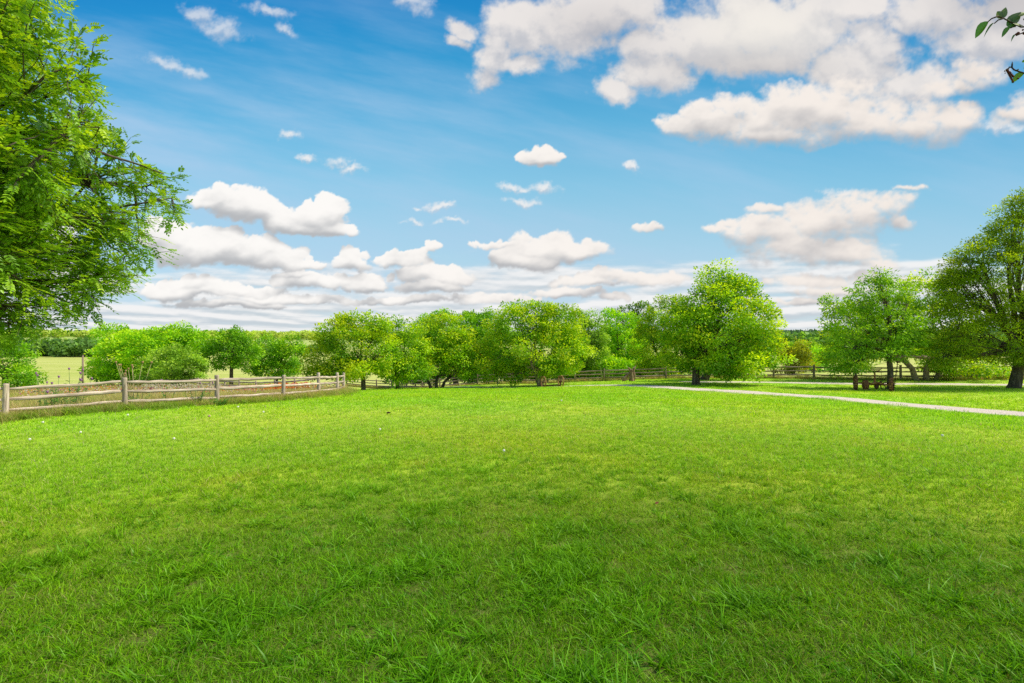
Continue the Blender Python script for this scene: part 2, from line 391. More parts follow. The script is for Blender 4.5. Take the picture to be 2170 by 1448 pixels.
def shift_up(D, n):
    """value found n rows higher in the sky (rows grow upward)"""
    r = np.empty_like(D); 
    if n > 0: r[:-n] = D[n:]; r[-n:] = D[-1:]
    return r
def blur(D, n):
    for ax in (0, 1):
        for _ in range(2):
            c = np.cumsum(np.pad(D, [(n + 1, n) if a == ax else (0, 0) for a in (0, 1)], mode='edge'), axis=ax, dtype=np.float64)
            D = ((np.take(c, range(2 * n + 1, c.shape[ax]), axis=ax) - np.take(c, range(0, c.shape[ax] - 2 * n - 1), axis=ax)) / (2 * n + 1)).astype(np.float32)
    return D
CUM = [(470,425,50,38,.0),(515,435,66,48,0),(555,450,52,40,0),(600,478,46,34,0),(650,462,46,42,0),(692,462,50,48,0),(705,492,54,22,0),(640,490,60,20,0),
 (375,512,70,40,0),(440,528,105,46,0),(380,540,70,44,0),(530,535,75,36,0),(575,552,60,26,0),(622,556,44,30,0),(668,566,30,10,0),(746,557,34,24,0),(838,556,46,20,0),(882,555,34,26,0),(915,528,24,14,0),
 (890,588,70,22,0),(965,590,70,24,0),(915,612,90,16,0),(690,600,130,20,0),(770,604,50,20,0),(640,585,60,10,0),(400,606,90,18,0),(500,618,110,18,0),(350,620,60,26,0),(620,634,150,11,0),(850,638,170,11,0),(470,646,150,10,0),
 (1060,522,70,12,0),(1150,538,130,34,0),(1235,538,70,26,0),(1120,560,90,24,0),(1290,588,70,18,0),(1240,600,90,14,0),(1380,592,110,18,0),(1050,632,120,14,0),(1300,632,30,14,0),(1200,622,110,12,0),
 (1130,334,32,20,0),(1165,336,34,22,0),(1375,484,44,14,0),(1512,488,32,16,0),(1540,478,18,10,0),
 (1590,495,60,36,0),(1650,495,90,52,0),(1740,480,110,66,0),(1830,462,90,60,0),(1880,440,60,40,0),(1905,475,34,26,0),(1700,530,130,52,0),(1800,540,120,44,0),(1860,560,60,22,0),(1620,450,50,18,0),(1925,402,52,10,0),
 (1720,600,130,18,0),(1850,596,80,22,0),(1780,620,110,16,0),(1700,640,80,10,0),(1920,610,90,20,0),
 (1435,275,50,32,0),(1515,265,84,58,0),(1600,262,90,54,0),(1680,250,110,72,0),(1760,240,110,78,0),(1850,270,130,60,0),(1940,270,110,54,0),(2020,262,70,46,0),(1620,290,160,40,0),
 (2000,200,50,26,0),(2060,165,60,44,0),(2040,190,50,30,0),(2160,245,60,34,0),(30,520,130,70,0),(110,600,150,40,0)]
SOFT = [(1050,90,50,90),(1110,60,90,80),(1200,55,110,80),(1270,50,90,80),(1030,160,40,30),(1090,140,60,25),(1350,20,90,40),(1360,100,60,50),(1390,150,90,50),(1590,50,190,120),(1500,80,130,80),(1690,60,120,90),
 (1600,130,150,45),(1820,130,110,70),(1860,100,90,80),(1780,10,160,40),(1990,30,200,60),(2100,80,120,80),(1930,180,90,45),(2130,20,120,60),(1300,190,50,22),(975,60,34,22),(960,85,30,14)]
WISP = [(430,35,44,20),(470,65,46,26),(350,135,40,14),(395,150,40,14),(570,25,50,14),(610,66,22,12),(650,341,20,10),(718,345,24,14),(745,362,28,10),(920,440,30,9),(945,436,16,7),(888,443,14,8),(877,472,20,6),(1100,398,34,9),(1155,400,30,14),(1110,428,36,9),(960,468,26,6),
 (1345,355,16,10),(2120,270,50,16),(1790,410,50,9),(610,285,20,10),(880,10,40,20)]
def sky_rgb(u, v, rows_per_v=1.0):
    """clear sky, cirrus, soft cloud, cumulus and horizon layers. u = x/y, v = z/y of the direction; returns linear rgb"""
    px = CX + u * F; py = HOR - v * F
    # clear sky
    vs = np.array([-.05, 0, .05, .10, .17, .30, .42, .55, .70, 1.2])
    cs = [lin(c) for c in [(206,220,224),(208,222,227),(200,222,230),(186,217,232),(168,211,233),(136,198,229),(98,179,221),(50,153,208),(28,128,196),(20,100,170)]]
    base = np.stack([np.interp(v, vs, [c[k] for c in cs]) for k in range(3)], -1).astype(np.float32)
    # slightly deeper blue right of the middle, paler to the left edge
    lx = np.clip((px - 300) / 900, 0, 1); base = base * (1.0 + (.08 * (1 - lx)))[..., None]
    # cirrus veil
    a = u * 0.9 + v * .55; b = v * 1.0 + u * .20
    ci = fbm(a * 2.0, b * 9.0, 7, .6, 5) + .5 * fbm(a * .9 + 4, b * 3.0, 4, .5, 9)
    ci = sstep(ci, -.45, .75) * np.interp(v, [0, .15, .3, .45, .62, .7], [.5, .50, .62, .62, .38, .1]) * np.interp(px, [200, 700, 1300, 2000], [1.15, 1.0, .75, .5])
    base = lerp(base, lin((182, 208, 236)), ci)
    # soft, nearly overhead cloud
    wx = px + 44 * fbm(u * 6, v * 6, 7, .62, 21); wy = py + 34 * fbm(u * 6 + 7, v * 6, 7, .62, 22)
    D = np.full(u.shape, -9, np.float32)
    for (x, y, rx, ry) in SOFT:
        D = np.maximum(D, 1 - np.sqrt(((wx - x) / rx) ** 2 + ((wy - y) / ry) ** 2))
    n = fbm(u * 9 + v * 3, v * 11 - u * 2, 8, .60, 31)
    D = np.maximum(D, -1.2)
    lowf = fbm(u * 4 + 2, v * 5, 3, .5, 33)
    hi_w = fbm(u * 38, v * 38, 5, .6, 35)
    Ds = D + .80 * n + .35 * lowf + .22 * hi_w
    al = sstep(Ds + .20 * fbm(u * 30 + v * 10, v * 34, 5, .62, 39), -.22, .50)
    # thickness: brighter where thin and lit, greyer in the body
    t = sstep(Ds, .2, 1.1)
    relief = sstep(Ds - shift_up(Ds, max(1, int(26 / rows_per_v))), -.45, .5)
    c = lerp(lin((184, 187, 196)) * np.ones_like(base), lin((243, 236, 230)), np.clip(.30 + .62 * relief + .45 * n + .35 * lowf, 0, 1))
    edge = 1 - t
    g = np.exp(-(((px - 1610) / 150) ** 2 + ((py - 60) / 85) ** 2))
    c = lerp(c, lin((250, 243, 232)), g * .85)
    dk = np.exp(-(((px - 1590) / 200) ** 2 + ((py - 150) / 45) ** 2)) * .5 + .35 * np.exp(-(((px - 1270) / 120) ** 2 + ((py - 60) / 60) ** 2)) + sstep(px, 1850, 2170) * sstep(-py, -130, 0) * .55
    c = lerp(c, lin((178, 172, 172)), np.clip(dk, 0, 1))
    base = lerp(base, c, al * .93)
    # thin torn wisps
    wx = px + 30 * fbm(u * 22, v * 22, 5, .65, 23); wy = py + 20 * fbm(u * 22 + 7, v * 22, 5, .65, 24)
    D = np.full(u.shape, -1.2, np.float32)
    for (x, y, rx, ry) in WISP:
        tx = (wx - x) / (rx * 1.25); D = np.maximum(D, 1 - np.sqrt(tx ** 2 + ((wy - y - (rx * .28) * tx * (1 if y < 200 else .3)) / (ry * 1.2)) ** 2))
    Dw = D + .75 * fbm(u * 24, v * 30, 6, .62, 37)
    c = lerp(lin((205, 208, 216)) * np.ones_like(base), lin((247, 243, 240)), sstep(Dw - shift_up(Dw, max(1, int(10 / rows_per_v))), -.4, .5))
    base = lerp(base, c, sstep(Dw, -.1, .95) * np.interp(py, [0, 120, 300], [.60, .55, .82]))
    # layers toward the horizon (a flat deck seen at a grazing angle)
    dist = 1 / np.maximum(v + .012, .004)
    Lx = u * .42 / (v + .04); Ly = 2.4 * np.log(np.maximum(v, 0) + .014)
    fade = sstep(v, .0, .03)
    n = fbm(Lx + 3.3, Ly, 5, .5, 41)
    n2 = fbm(u * 9, v * 46, 6, .58, 47)
    cov = np.interp(v, [0, .03, .08, .13, .17, .22], [.50, .46, .36, .18, -.15, -.8])
    Dl = n * (.35 + .4 * fade) + .24 * n2 + cov
    al = sstep(Dl, -.04, .34) * .85
    up = shift_up(Dl, max(1, int(7 / rows_per_v)))
    sh = sstep(Dl - up, -.26, .20)
    c = lerp(lin((198, 207, 214)) * np.ones_like(base), lin((250, 247, 245)), np.clip(sh + .25 * n2, 0, 1))
    base = lerp(base, c, al)
    # crisp cumulus
    w1 = fbm(u * 9, v * 9, 6, .62, 51); w2 = fbm(u * 9 + 9, v * 9, 6, .62, 52)
    wx = px + 26 * w1; wy = py + 20 * w2
    D = np.full(u.shape, -9, np.float32); L = np.zeros(u.shape, np.float32); WS = np.zeros(u.shape, np.float32)
    for (x, y, rx, ry, _) in CUM:
        dy = (wy - y) / ry
        dy = np.where(dy > 0, dy * 1.25, dy)               # flatter below
        d = 1 - np.sqrt(((wx - x) / rx) ** 2 + dy ** 2)
        wgt = np.exp(np.clip(d, -3, 1) * 9)
        L += wgt * np.clip(-dy, -1.5, 1.5); WS += wgt
        D = np.maximum(D, d)
    # cauliflower lobes budding from the upper sides of each puff
    rl = np.random.RandomState(8); pxc = px[0]
    for (x, y, rx, ry, _) in CUM:
        nk = 9 if x < 1330 else 6
        for k in range(nk):
            th = rl.uniform(-.15, 1.15) * np.pi; rr_ = rl.uniform(.35, .95); s_ = rl.uniform(.22, .46) * min(rx, ry * 1.8)
            lx = x + np.cos(th) * rx * rr_; ly = y - np.sin(th) * ry * rr_; sx = s_ * 1.15; sy = min(s_, ry * .62)
            cc_ = np.where(np.abs(pxc - lx) < sx + 45)[0]
            if len(cc_) < 2: continue
            c0_, c1_ = cc_[0], cc_[-1] + 1
            rw = np.where(np.abs(py[:, (c0_ + c1_) // 2] - ly) < sy + 60)[0]
            if len(rw) < 2: continue
            r0_, r1_ = rw[0], rw[-1] + 1
            q = (1 - np.sqrt(((wx[r0_:r1_, c0_:c1_] - lx) / sx) ** 2 + ((wy[r0_:r1_, c0_:c1_] - ly) / sy) ** 2))
            q = np.where(q > 0, np.sqrt(np.clip(q, 0, 1)) * .50 + .02, q)
            D[r0_:r1_, c0_:c1_] = np.maximum(D[r0_:r1_, c0_:c1_], q + .35 * np.clip(D[r0_:r1_, c0_:c1_], -.3, 1) * (q > 0))
    L = L / np.maximum(WS, 1e-9)                            # -1 at the base, +1 at the top of its puff
    D = np.maximum(D, -2)
    sc_ = np.interp(v, [0, .1, .3, .6], [2.0, 1.5, 1.0, .8])
    bl = fbm(u * 17 * 1, v * 22, 6, .55, 61, billow=True)
    nn = fbm(u * 26, v * 34, 6, .6, 71)
    Dc = D + .26 * bl + .26 * nn + .20 * fbm(u * 56, v * 64, 5, .65, 79) + .30 * fbm(u * 6, v * 9, 3, .5, 77) - .08
    top = sstep(L, -.6, .4)
    soft_w = np.interp(px, [900, 1400, 2000], [.34, .60, .85])
    al = sstep(Dc, .0, soft_w * (1.35 - .55 * top))
    # relief lighting from above left
    H = np.sqrt(np.clip(Dc, 0, 1.2)) + .10 * bl
    H = blur(H, 1)
    k = 1.0 / rows_per_v
    gy = (shift_up(H, max(1, int(3 * k))) - H); gx = np.roll(H, -max(1, int(3 * k)), 1) - H
    lit = np.clip(.60 - 2.6 * gy - .8 * (-gx) * 1.0, 0, 1.15)
    Hb = blur(np.clip(Dc * 1.6, 0, 1), max(2, int(9 * k)))
    gyb = shift_up(Hb, max(2, int(26 * k))) - Hb
    body = np.clip(.60 - 1.25 * gyb, 0, 1)
    hgt = sstep(L, -1.0, .55)
    shade = np.clip(.36 * lit + .50 * body + .20 * hgt + .30 * fbm(u * 12, v * 20, 5, .55, 81) - .02, 0, 1)
    warm = np.interp(px, [700, 1400, 2100], [0, .6, 1])[..., None]
    hi = lin((254, 251, 247)) * (1 - warm) + lin((245, 235, 226)) * warm
    lo = lin((184, 186, 189)) * (1 - warm) + lin((188, 186, 188)) * warm
    c = lo + (hi - lo) * (sstep(shade, .26, .98))[..., None]
    base = lerp(base, c, al * .985)
    base = lerp(base, lin((214, 224, 230)), sstep(-v, -.035, .0) * .5)
    return base
# ------------------------------------------------------------------ sky dome (front of the view), coloured from computed cloud fields
step = R(.088)
azs = np.arange(R(-78), R(78), step, dtype=np.float32); els = np.arange(R(-1.4), R(50), step, dtype=np.float32)
AZ, EL = np.meshgrid(azs, els)
uu = np.tan(AZ); vv = np.tan(EL) / np.cos(AZ)
rgb = sky_rgb(uu, vv, 1.67)
RD = 3600.0
dv = np.stack([np.sin(AZ) * np.cos(EL), np.cos(AZ) * np.cos(EL), np.sin(EL)], -1) * RD; dv[..., 2] += EYE
ii = np.arange(AZ.size).reshape(AZ.shape)
fc = np.stack([ii[:-1, :-1], ii[:-1, 1:], ii[1:, 1:], ii[1:, :-1]], -1).reshape(-1, 4)
sme = mesh_np('sky', dv.reshape(-1, 3), [fc], col_v=rgb.reshape(-1, 3), smooth=True)
m, T, out = new_mat('sky')
e = T.node('ShaderNodeEmission'); T.l.new(T.node('ShaderNodeAttribute', attribute_name='Col').outputs['Color'], e.inputs[0]); e.inputs[1].default_value = 1.0
T.l.new(e.outputs[0], out.inputs[0]); m.cycles.emission_sampling = 'NONE'
tag(link('sky', sme, m), 'blue summer sky with white cumulus clouds and hazy bands low down', 'sky', kind='structure')
# ------------------------------------------------------------------ trees
def unit(a): return a / np.maximum(np.linalg.norm(a, axis=-1, keepdims=True), 1e-9)
def leaves_mesh(name, P_, A_, N_, L_, Wd, C_, six=False):
    """P base points, A axis, N normal, L length, Wd width, C colour per leaf"""
    A_ = unit(A_); B_ = unit(np.cross(N_, A_)); n = len(P_)
    L_ = L_[:, None]; Wd = Wd[:, None]
    if six:
        N2 = unit(np.cross(A_, B_))
        vs = np.stack([P_, P_ + A_ * L_ * .3 + B_ * Wd * .48 + N2 * Wd * .08, P_ + A_ * L_ * .68 + B_ * Wd * .36 + N2 * Wd * .04, P_ + A_ * L_ - N2 * L_ * .08,
                       P_ + A_ * L_ * .68 - B_ * Wd * .36 + N2 * Wd * .04, P_ + A_ * L_ * .3 - B_ * Wd * .48 + N2 * Wd * .08], 1)
        k = 6
        base = np.arange(n)[:, None] * 6
        fs = [np.concatenate([base + np.array([[0, 1, 2, 3]]), base + np.array([[0, 3, 4, 5]])])]
    else:
        vs = np.stack([P_, P_ + A_ * L_ * .45 + B_ * Wd * .5, P_ + A_ * L_, P_ + A_ * L_ * .45 - B_ * Wd * .5], 1); k = 4
        fs = [np.arange(n * 4).reshape(n, 4)]
    return mesh_np(name, vs.reshape(-1, 3), fs, col_v=np.repeat(C_, k, 0))
def bez(a, b, sag=0.0, rnd=random, n=6, wob=.06):
    a = Vector(a); b = Vector(b); L_ = (b - a).length
    mid = (a + b) / 2 + Vector((rnd.uniform(-1, 1), rnd.uniform(-1, 1), rnd.uniform(-.3, 1))) * L_ * .12 + Vector((0, 0, -sag * L_))
    out_ = []
    for i in range(n + 1):
        t = i / n; p = a * (1 - t) ** 2 + mid * 2 * t * (1 - t) + b * t * t
        if 0 < i < n: p += Vector([rnd.uniform(-1, 1) for _ in range(3)]) * L_ * wob * .3
        out_.append(p)
    return out_
PAL = {  # dark, mid, light, tip colours of the foliage
 'pear':   [(.045, .15, .010), (.11, .27, .014), (.24, .40, .020), (.20, .27, .015)],
 'green':  [(.035, .13, .012), (.075, .24, .016), (.14, .32, .022), (.20, .34, .025)],
 'fresh':  [(.055, .19, .012), (.12, .33, .016), (.20, .38, .022), (.25, .40, .025)],
 'dark':   [(.020, .075, .014), (.040, .13, .020), (.08, .20, .026), (.12, .26, .030)],
 'oak':    [(.046, .115, .010), (.10, .21, .012), (.18, .31, .018), (.15, .21, .018)],
 'blue':   [(.040, .13, .012), (.085, .23, .018), (.15, .33, .026), (.20, .36, .030)],
 'olive':  [(.055, .10, .014), (.11, .18, .022), (.18, .26, .035), (.20, .22, .04)],
 'silver': [(.045, .12, .03), (.09, .23, .05), (.16, .34, .08), (.20, .37, .10)],
}
def make_tree(name, label, base_px, Y, lumps, pal='pear', tips=.12, leaf=.13, dens=1.0, trunk_r=.2, bark=None, group=None, cat='tree', fork=.28, lean=0,
              clump=.72, seed=1, limbs=True, droop=0.0, flat=.75, stems=1, depth=.9, aspect=.62, airy=0.0, basez=None, vis_trunk=True, red=0.0):
    rs = np.random.RandomState(seed); rn = random.Random(seed)
    b = at(base_px, Y); k = Y / F
    root = empty(name, b); tag(root, label, cat, group)
    LC = []
    for lp in lumps:
        px, py, rx, ry = lp[:4]; dy = lp[4] if len(lp) > 4 else 0
        kk = (Y + dy) / F
        c_ = np.array([(px - CX) * kk - b.x, dy, EYE - (py - HOR) * kk - b.z])
        q_ = np.array([rx * kk, max(rx, ry * .8) * kk * depth, ry * kk]); LC.append((c_, np.maximum(q_ - .20 * clump, q_ * .35)))
    # clump centres, mostly in the outer shell of the union of ellipsoids
    CC = []; CR = []; CO = []
    for c_, r_ in LC:
        vol = 1.15 * (r_[0] * r_[1] + r_[0] * r_[2] + r_[1] * r_[2]) / 3 * 4 * math.pi
        n = max(6, int(vol / (clump ** 2) * .66))
        d = unit(rs.randn(n, 3)); rad = 1 - np.abs(rs.randn(n)) * .22; inner = rs.rand(n) < .22; rad = np.where(inner, rs.rand(n) ** .5 * .8, np.clip(rad, .45, 1.0) + .12 * (rs.rand(n) < .12))
        # ragged outline
        q = c_ + d * r_ * rad[:, None]
        CC.append(q); CO.append(d * (1 / r_)); CR.append(clump * (.40 + .75 * rs.rand(n) ** 1.2))
    CC = np.concatenate(CC); CO = unit(np.concatenate(CO)); CR = np.concatenate(CR)
    # drop clumps buried deep inside other lumps
    deep = np.zeros(len(CC))
    for c_, r_ in LC: deep = np.maximum(deep, 1 - np.linalg.norm((CC - c_) / r_, axis=1))
    keep = (deep < .42) | (rs.rand(len(CC)) < .35)
    keep &= (CC[:, 2] > .35)
    CC, CO, CR, deep = CC[keep], CO[keep], CR[keep], deep[keep]
    nl = np.maximum(8, (dens * 118 * (CR / .55) ** 2 * (.13 / leaf) ** 1.4 * (.55 + .45 * rs.rand(len(CC)))).astype(int))
    ci = np.repeat(np.arange(len(CC)), nl); n = len(ci)
    d = unit(rs.randn(n, 3)); rr = rs.rand(n) ** .45
    off = d * (rr * CR[ci])[:, None] * np.array([1.1, 1.1, flat])
    # each clump is a few sprays pointing outward
    P_ = CC[ci] + off; P_[:, 2] -= droop * (off[:, 0] ** 2 + off[:, 1] ** 2)
    A_ = unit(off) * .7 + CO[ci] * .6 + rs.randn(n, 3) * .55; A_[:, 2] -= .25 + droop
    N_ = unit(np.array([0, 0, .55]) + rs.randn(n, 3) * .40 + unit(off) * .85 + CO[ci] * .25)
    L_ = leaf * 1.22 * (.65 + .7 * rs.rand(n)); 
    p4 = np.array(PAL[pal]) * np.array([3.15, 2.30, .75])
    cl = rs.rand(len(CC)); t = np.clip(cl[ci] * .9 - .04 + .16 * (rs.rand(n) - .5) + .22 * (rr - .5) + .30 * off[:, 2] / (CR[ci] * flat) - .45 * deep[ci], 0, 1) * 2  # lit clump tops and shaded depths put into leaf colour, besides paler young growth
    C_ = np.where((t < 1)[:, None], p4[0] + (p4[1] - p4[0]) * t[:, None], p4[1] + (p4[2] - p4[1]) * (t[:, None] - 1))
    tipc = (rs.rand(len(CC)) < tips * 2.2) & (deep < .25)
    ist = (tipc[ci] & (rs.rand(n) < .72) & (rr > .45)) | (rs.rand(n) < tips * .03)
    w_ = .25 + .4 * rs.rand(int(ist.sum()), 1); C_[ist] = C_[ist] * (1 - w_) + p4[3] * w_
    if red:
        ir = rs.rand(n) < red; C_[ir] = np.array([.35, .14, .04]) * (.7 + .6 * rs.rand(int(ir.sum()), 1))
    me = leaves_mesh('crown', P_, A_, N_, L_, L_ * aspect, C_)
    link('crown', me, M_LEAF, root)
    # trunk and limbs
    tb = MB(); allc = np.concatenate([[c_] for c_, _ in LC]); ctr = CC.mean(0); top = CC[:, 2].max()
    fk = Vector((lean * 1.0, 0, top * fork)); sp_ = []
    for s_ in range(stems):
        ox = (s_ - (stems - 1) / 2) * trunk_r * 2.2
        f2 = fk + Vector((ox * 2.2, rn.uniform(-.2, .2) * stems, rn.uniform(-.1, .1)))
        r0 = trunk_r / math.sqrt(stems)
        pts = [Vector((ox, 0, -.25)), Vector((ox, 0, .02)), Vector((ox * 1.1 + lean * .12, 0, .18)), Vector((ox * 1.4 + lean * .5, 0, top * fork * .55)), f2]
        tb.tube(pts, [r0 * 1.35, r0 * 1.22, r0 * 1.05, r0 * .92, r0 * .85], 11); sp_.append((f2, r0))
    if limbs:
        for li, (c_, r_) in enumerate(LC):
            f2, r0 = sp_[li % len(sp_)]
            cc = Vector(c_); end = f2 + (cc - f2) * .95
            pts = bez(f2, end, .0, rn, 7); rl = r0 * rn.uniform(.42, .62)
            tb.tube(pts, [rl * (1 - .75 * i / 7) for i in range(8)], 7)
            sel = np.argsort(np.linalg.norm((CC - c_) / r_, axis=1) + rs.rand(len(CC)) * .7)[:rn.randint(12, 18)]
            for j in sel:
                a = pts[rn.randint(2, 7)]; 
                q = bez(a, Vector(CC[j]), .02, rn, 5); r1 = rl * rn.uniform(.16, .3)
                tb.tube(q, [r1 * (1 - .8 * i / 5) for i in range(6)], 5)
    tb.build('trunk', bark or M_BARK, root, True)
    return root
G_PEAR = None
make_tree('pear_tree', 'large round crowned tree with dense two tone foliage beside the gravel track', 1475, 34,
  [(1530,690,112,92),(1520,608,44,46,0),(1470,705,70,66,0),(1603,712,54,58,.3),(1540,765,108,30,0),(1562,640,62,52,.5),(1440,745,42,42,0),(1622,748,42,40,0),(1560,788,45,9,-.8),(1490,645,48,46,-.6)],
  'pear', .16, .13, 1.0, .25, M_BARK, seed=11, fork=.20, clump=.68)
make_tree('pear_tree', 'second trunk forking behind the large round crowned tree', 1493, 40.2, [(1520,735,75,48),(1545,700,60,50),(1500,690,55,50)],
  'green', .1, .15, .7, .30, M_BARK, seed=12, fork=.24, lean=.7)
make_tree('pear_tree', 'yellow tinged spreading tree just right of the split rail fence corner', 770, 38,
  [(745,728,76,58),(698,765,56,40),(805,745,48,50),(765,690,48,32),(706,712,38,34),(745,780,82,22),(795,690,30,28),(670,785,34,20)],
  'pear', .40, .13, 1.0, .17, M_BARK_DARK, seed=13, fork=.20, clump=.68)
make_tree('pear_tree', 'green tree overlapping the yellow tinged tree on its right side', 842, 40.5,
  [(858,742,50,58),(878,782,44,30),(835,705,34,38),(868,705,32,36),(835,790,48,22)],
  'pear', .12, .13, 1.0, .16, M_BARK_DARK, seed=14, fork=.2, clump=.68)
make_tree('pear_tree', 'tree with dark forked stems and yellow lower foliage, centre left', 925, 43,
  [(930,728,56,50),(955,700,50,34),(985,765,56,36),(905,697,34,34,1),(1005,790,44,22),(960,740,60,40),(900,745,28,28)],
  'pear', .30, .135, .95, .22, M_BARK_DARK, seed=15, fork=.17, stems=3, clump=.68, red=.01)
make_tree('tree', 'dark green tree rising behind the middle row, left of the widest crown', 965, 62,
  [(960,705,85,48),(1020,700,60,44),(915,720,40,40),(1010,760,70,50)],
  'green', .05, .18, 1.0, .3, M_BARK_DARK, seed=16, clump=.8, fork=.25)
make_tree('pear_tree', 'widest yellow green tree standing behind the wagon wheels', 1146, 44,
  [(1130,742,104,60),(1100,685,76,46),(1178,685,62,44),(1202,735,54,54),(1058,752,50,46),(1165,780,66,18,1),(1125,662,56,28),(1080,792,44,18,1)],
  'pear', .30, .14, .95, .25, M_BARK_PALE, seed=17, fork=.18, lean=-.5, clump=.72)
make_tree('tree', 'thin feathery green tree right behind the widest tree', 1236, 54,
  [(1230,722,56,58),(1215,682,42,30),(1258,760,44,44),(1262,700,32,38)],
  'silver', .12, .15, .8, .22, M_BARK, seed=18, clump=.6, fork=.2)
make_tree('tree', 'fresh green leafy tree between the feathery tree and the dead snag', 1312, 57,
  [(1308,692,42,40),(1318,735,52,44),(1290,768,46,36),(1340,772,46,36)],
  'fresh', .08, .18, 1.0, .25, M_BARK_DARK, seed=19, clump=.7, fork=.2)
make_tree('tree', 'dark narrow tree with bronze top behind the fresh green tree', 1330, 66,
  [(1327,672,24,34),(1362,672,24,34),(1340,720,44,50)],
  'dark', .08, .18, 1.0, .25, M_BARK_DARK, seed=20, clump=.7, fork=.3, red=.05)
make_tree('pear_tree', 'bright yellow topped tree partly hidden left of the large round tree', 1402, 50,
  [(1408,685,46,60),(1382,735,48,50),(1425,650,26,28),(1400,775,52,28),(1372,700,22,34)],
  'pear', .55, .14, .95, .26, M_BARK, seed=21, clump=.55, fork=.2)
make_tree('bush', 'olive brown round bush behind the fence, right of the large round tree', 1682, 52, [(1682,752,34,40),(1665,770,28,30),(1695,775,26,26)],
  'olive', .2, .14, 1.1, .15, M_BARK, seed=22, clump=.68, fork=.2, cat='bush')
make_tree('umbrella_tree', 'bright green feathery tree shading the rusty mower', 1887, 31,
  [(1868,625,66,50,0),(1818,690,56,48,0),(1905,690,62,42,0),(1785,735,44,34,-.5),(1860,588,40,24,0),(1850,745,80,24,0),(1925,640,40,40,.5),(1830,640,48,38,.3),(1880,700,80,50,0),(1800,775,44,16,-.4),(1935,735,40,20,0)],
  'blue', .12, .15, .85, .17, M_BARK, seed=23, fork=.30, clump=.55, flat=.38, droop=.25, aspect=.34)
make_tree('pear_tree', 'tree with pale bare forked limbs behind the rusty mower and gravel strip', 1963, 38,
  [(1795,700,48,64,1),(1790,765,48,32,0),(1960,625,52,52,1),(1985,700,72,66,0),(2040,775,80,22,0),(1880,660,60,60,2),(1770,650,28,30,1),(1890,745,40,22,1),(2090,788,50,14,0)],
  'pear', .30, .135, .85, .34, M_BARK_PALE, seed=24, fork=.2, stems=3, clump=.68)
make_tree('oak_tree', 'big dark leaning oak at the right edge of the lawn', 2149, 31,
  [(2140,580,110,110,0),(2065,625,76,76,0),(2020,700,66,60,0),(2200,480,70,90,0),(2105,720,105,52,0),(2240,640,100,120,0),(2150,500,62,66,0),(2075,550,50,50,0),(1990,755,40,26,-.5),(2030,610,44,50,.5),(2170,740,90,40,0),(2160,440,34,36,0)],
  'oak', .20, .105, .95, .31, M_BARK_DARK, seed=25, fork=.17, lean=.5, clump=.6, flat=.6, aspect=.5)
# trees beyond the flower garden
make_tree('tree', 'broad bright green tree beyond the flower garden, left of the pair of dark trees', 350, 56,
  [(330,740,95,46),(255,758,52,42),(402,735,46,40),(240,715,40,30,1),(365,712,46,26),(290,790,80,22),(215,788,30,18)],
  'fresh', .15, .19, .95, .25, M_BARK_DARK, seed=31, clump=.75, fork=.2)
make_tree('bush', 'pale grey green round bush in front of the broad bright tree', 370, 48, [(368,772,64,40),(340,785,44,28),(400,785,40,26)],
  'silver', .1, .15, 1.1, .16, M_BARK, seed=32, clump=.55, fork=.2, cat='bush')
make_tree('tree', 'dark green tree with a slim bare trunk showing beneath', 490, 56, [(490,738,48,42),(465,755,32,32),(520,755,30,34),(500,715,30,22)],
  'green', .05, .17, 1.0, .2, M_BARK, seed=33, clump=.65, fork=.35)
make_tree('tree', 'low wide tree reaching toward the open field, right of the dark tree', 585, 61, [(565,748,42,40),(605,752,42,38),(580,780,60,22),(620,735,24,24),(545,770,26,26)],
  'green', .12, .18, .9, .22, M_BARK, seed=34, clump=.7, fork=.2)
make_tree('tree', 'dark leafy tree at the left edge under the overhanging branches', 10, 44, [(0,755,58,48),(-50,740,50,60),(35,790,40,20)],
  'green', .15, .15, 1.0, .25, M_BARK_DARK, seed=35, clump=.6, fork=.2)
make_tree('bush', 'low dark bush just beyond the leftmost fence post', 62, 40, [(60,803,32,17),(35,808,26,14)],
  'green', .1, .13, 1.1, .1, M_BARK_DARK, seed=36, clump=.4, fork=.2, cat='bush')
# bushes behind the far fence
bl = ['dark bush behind the fence under the yellow tinged tree', 'dark bush behind the fence between the forked stem tree and widest tree', 'shadowy bush behind the fence left of the widest tree trunk',
      'shadowy bush behind the fence right of the wagon wheels', 'leafy green bush behind the fence left of the dead snag', 'leafy bush behind the fence right of the dead snag']
for i, (px, py, rx, ry, Y, pal) in enumerate([(880,780,62,36,68,'dark'),(1000,772,70,42,64,'green'),(1100,775,66,36,58,'green'),(1205,778,64,32,57,'green'),(1290,782,54,30,54,'fresh'),(1405,780,58,24,53,'green')]):
    make_tree('bush', bl[i], px, Y, [(px, py, rx, ry), (px - rx * .5, py + 4, rx * .6, ry * .8), (px + rx * .5, py + 2, rx * .6, ry * .9)], pal, .1, .17, 1.0, .1, M_BARK_DARK, 'bushes behind the far fence', 'bush', seed=40 + i, clump=.65, limbs=False)
bl2 = ['bright green bush in the field right of the olive bush', 'round green bush far behind the fence at the start of the right field', 'low bush at the far side of the right field, under the feathery tree']
for i, (px, py, rx, ry, Y, pal) in enumerate([(1722,765,34,30,62,'fresh'),(1756,752,32,24,85,'green'),(1700,738,34,16,110,'blue')]):
    make_tree('bush', bl2[i], px, Y, [(px, py, rx, ry), (px - rx * .5, py + 4, rx * .6, ry * .8)], pal, .1, .2, 1.0, .1, M_BARK_DARK, None, 'bush', seed=50 + i, clump=.8, limbs=False)

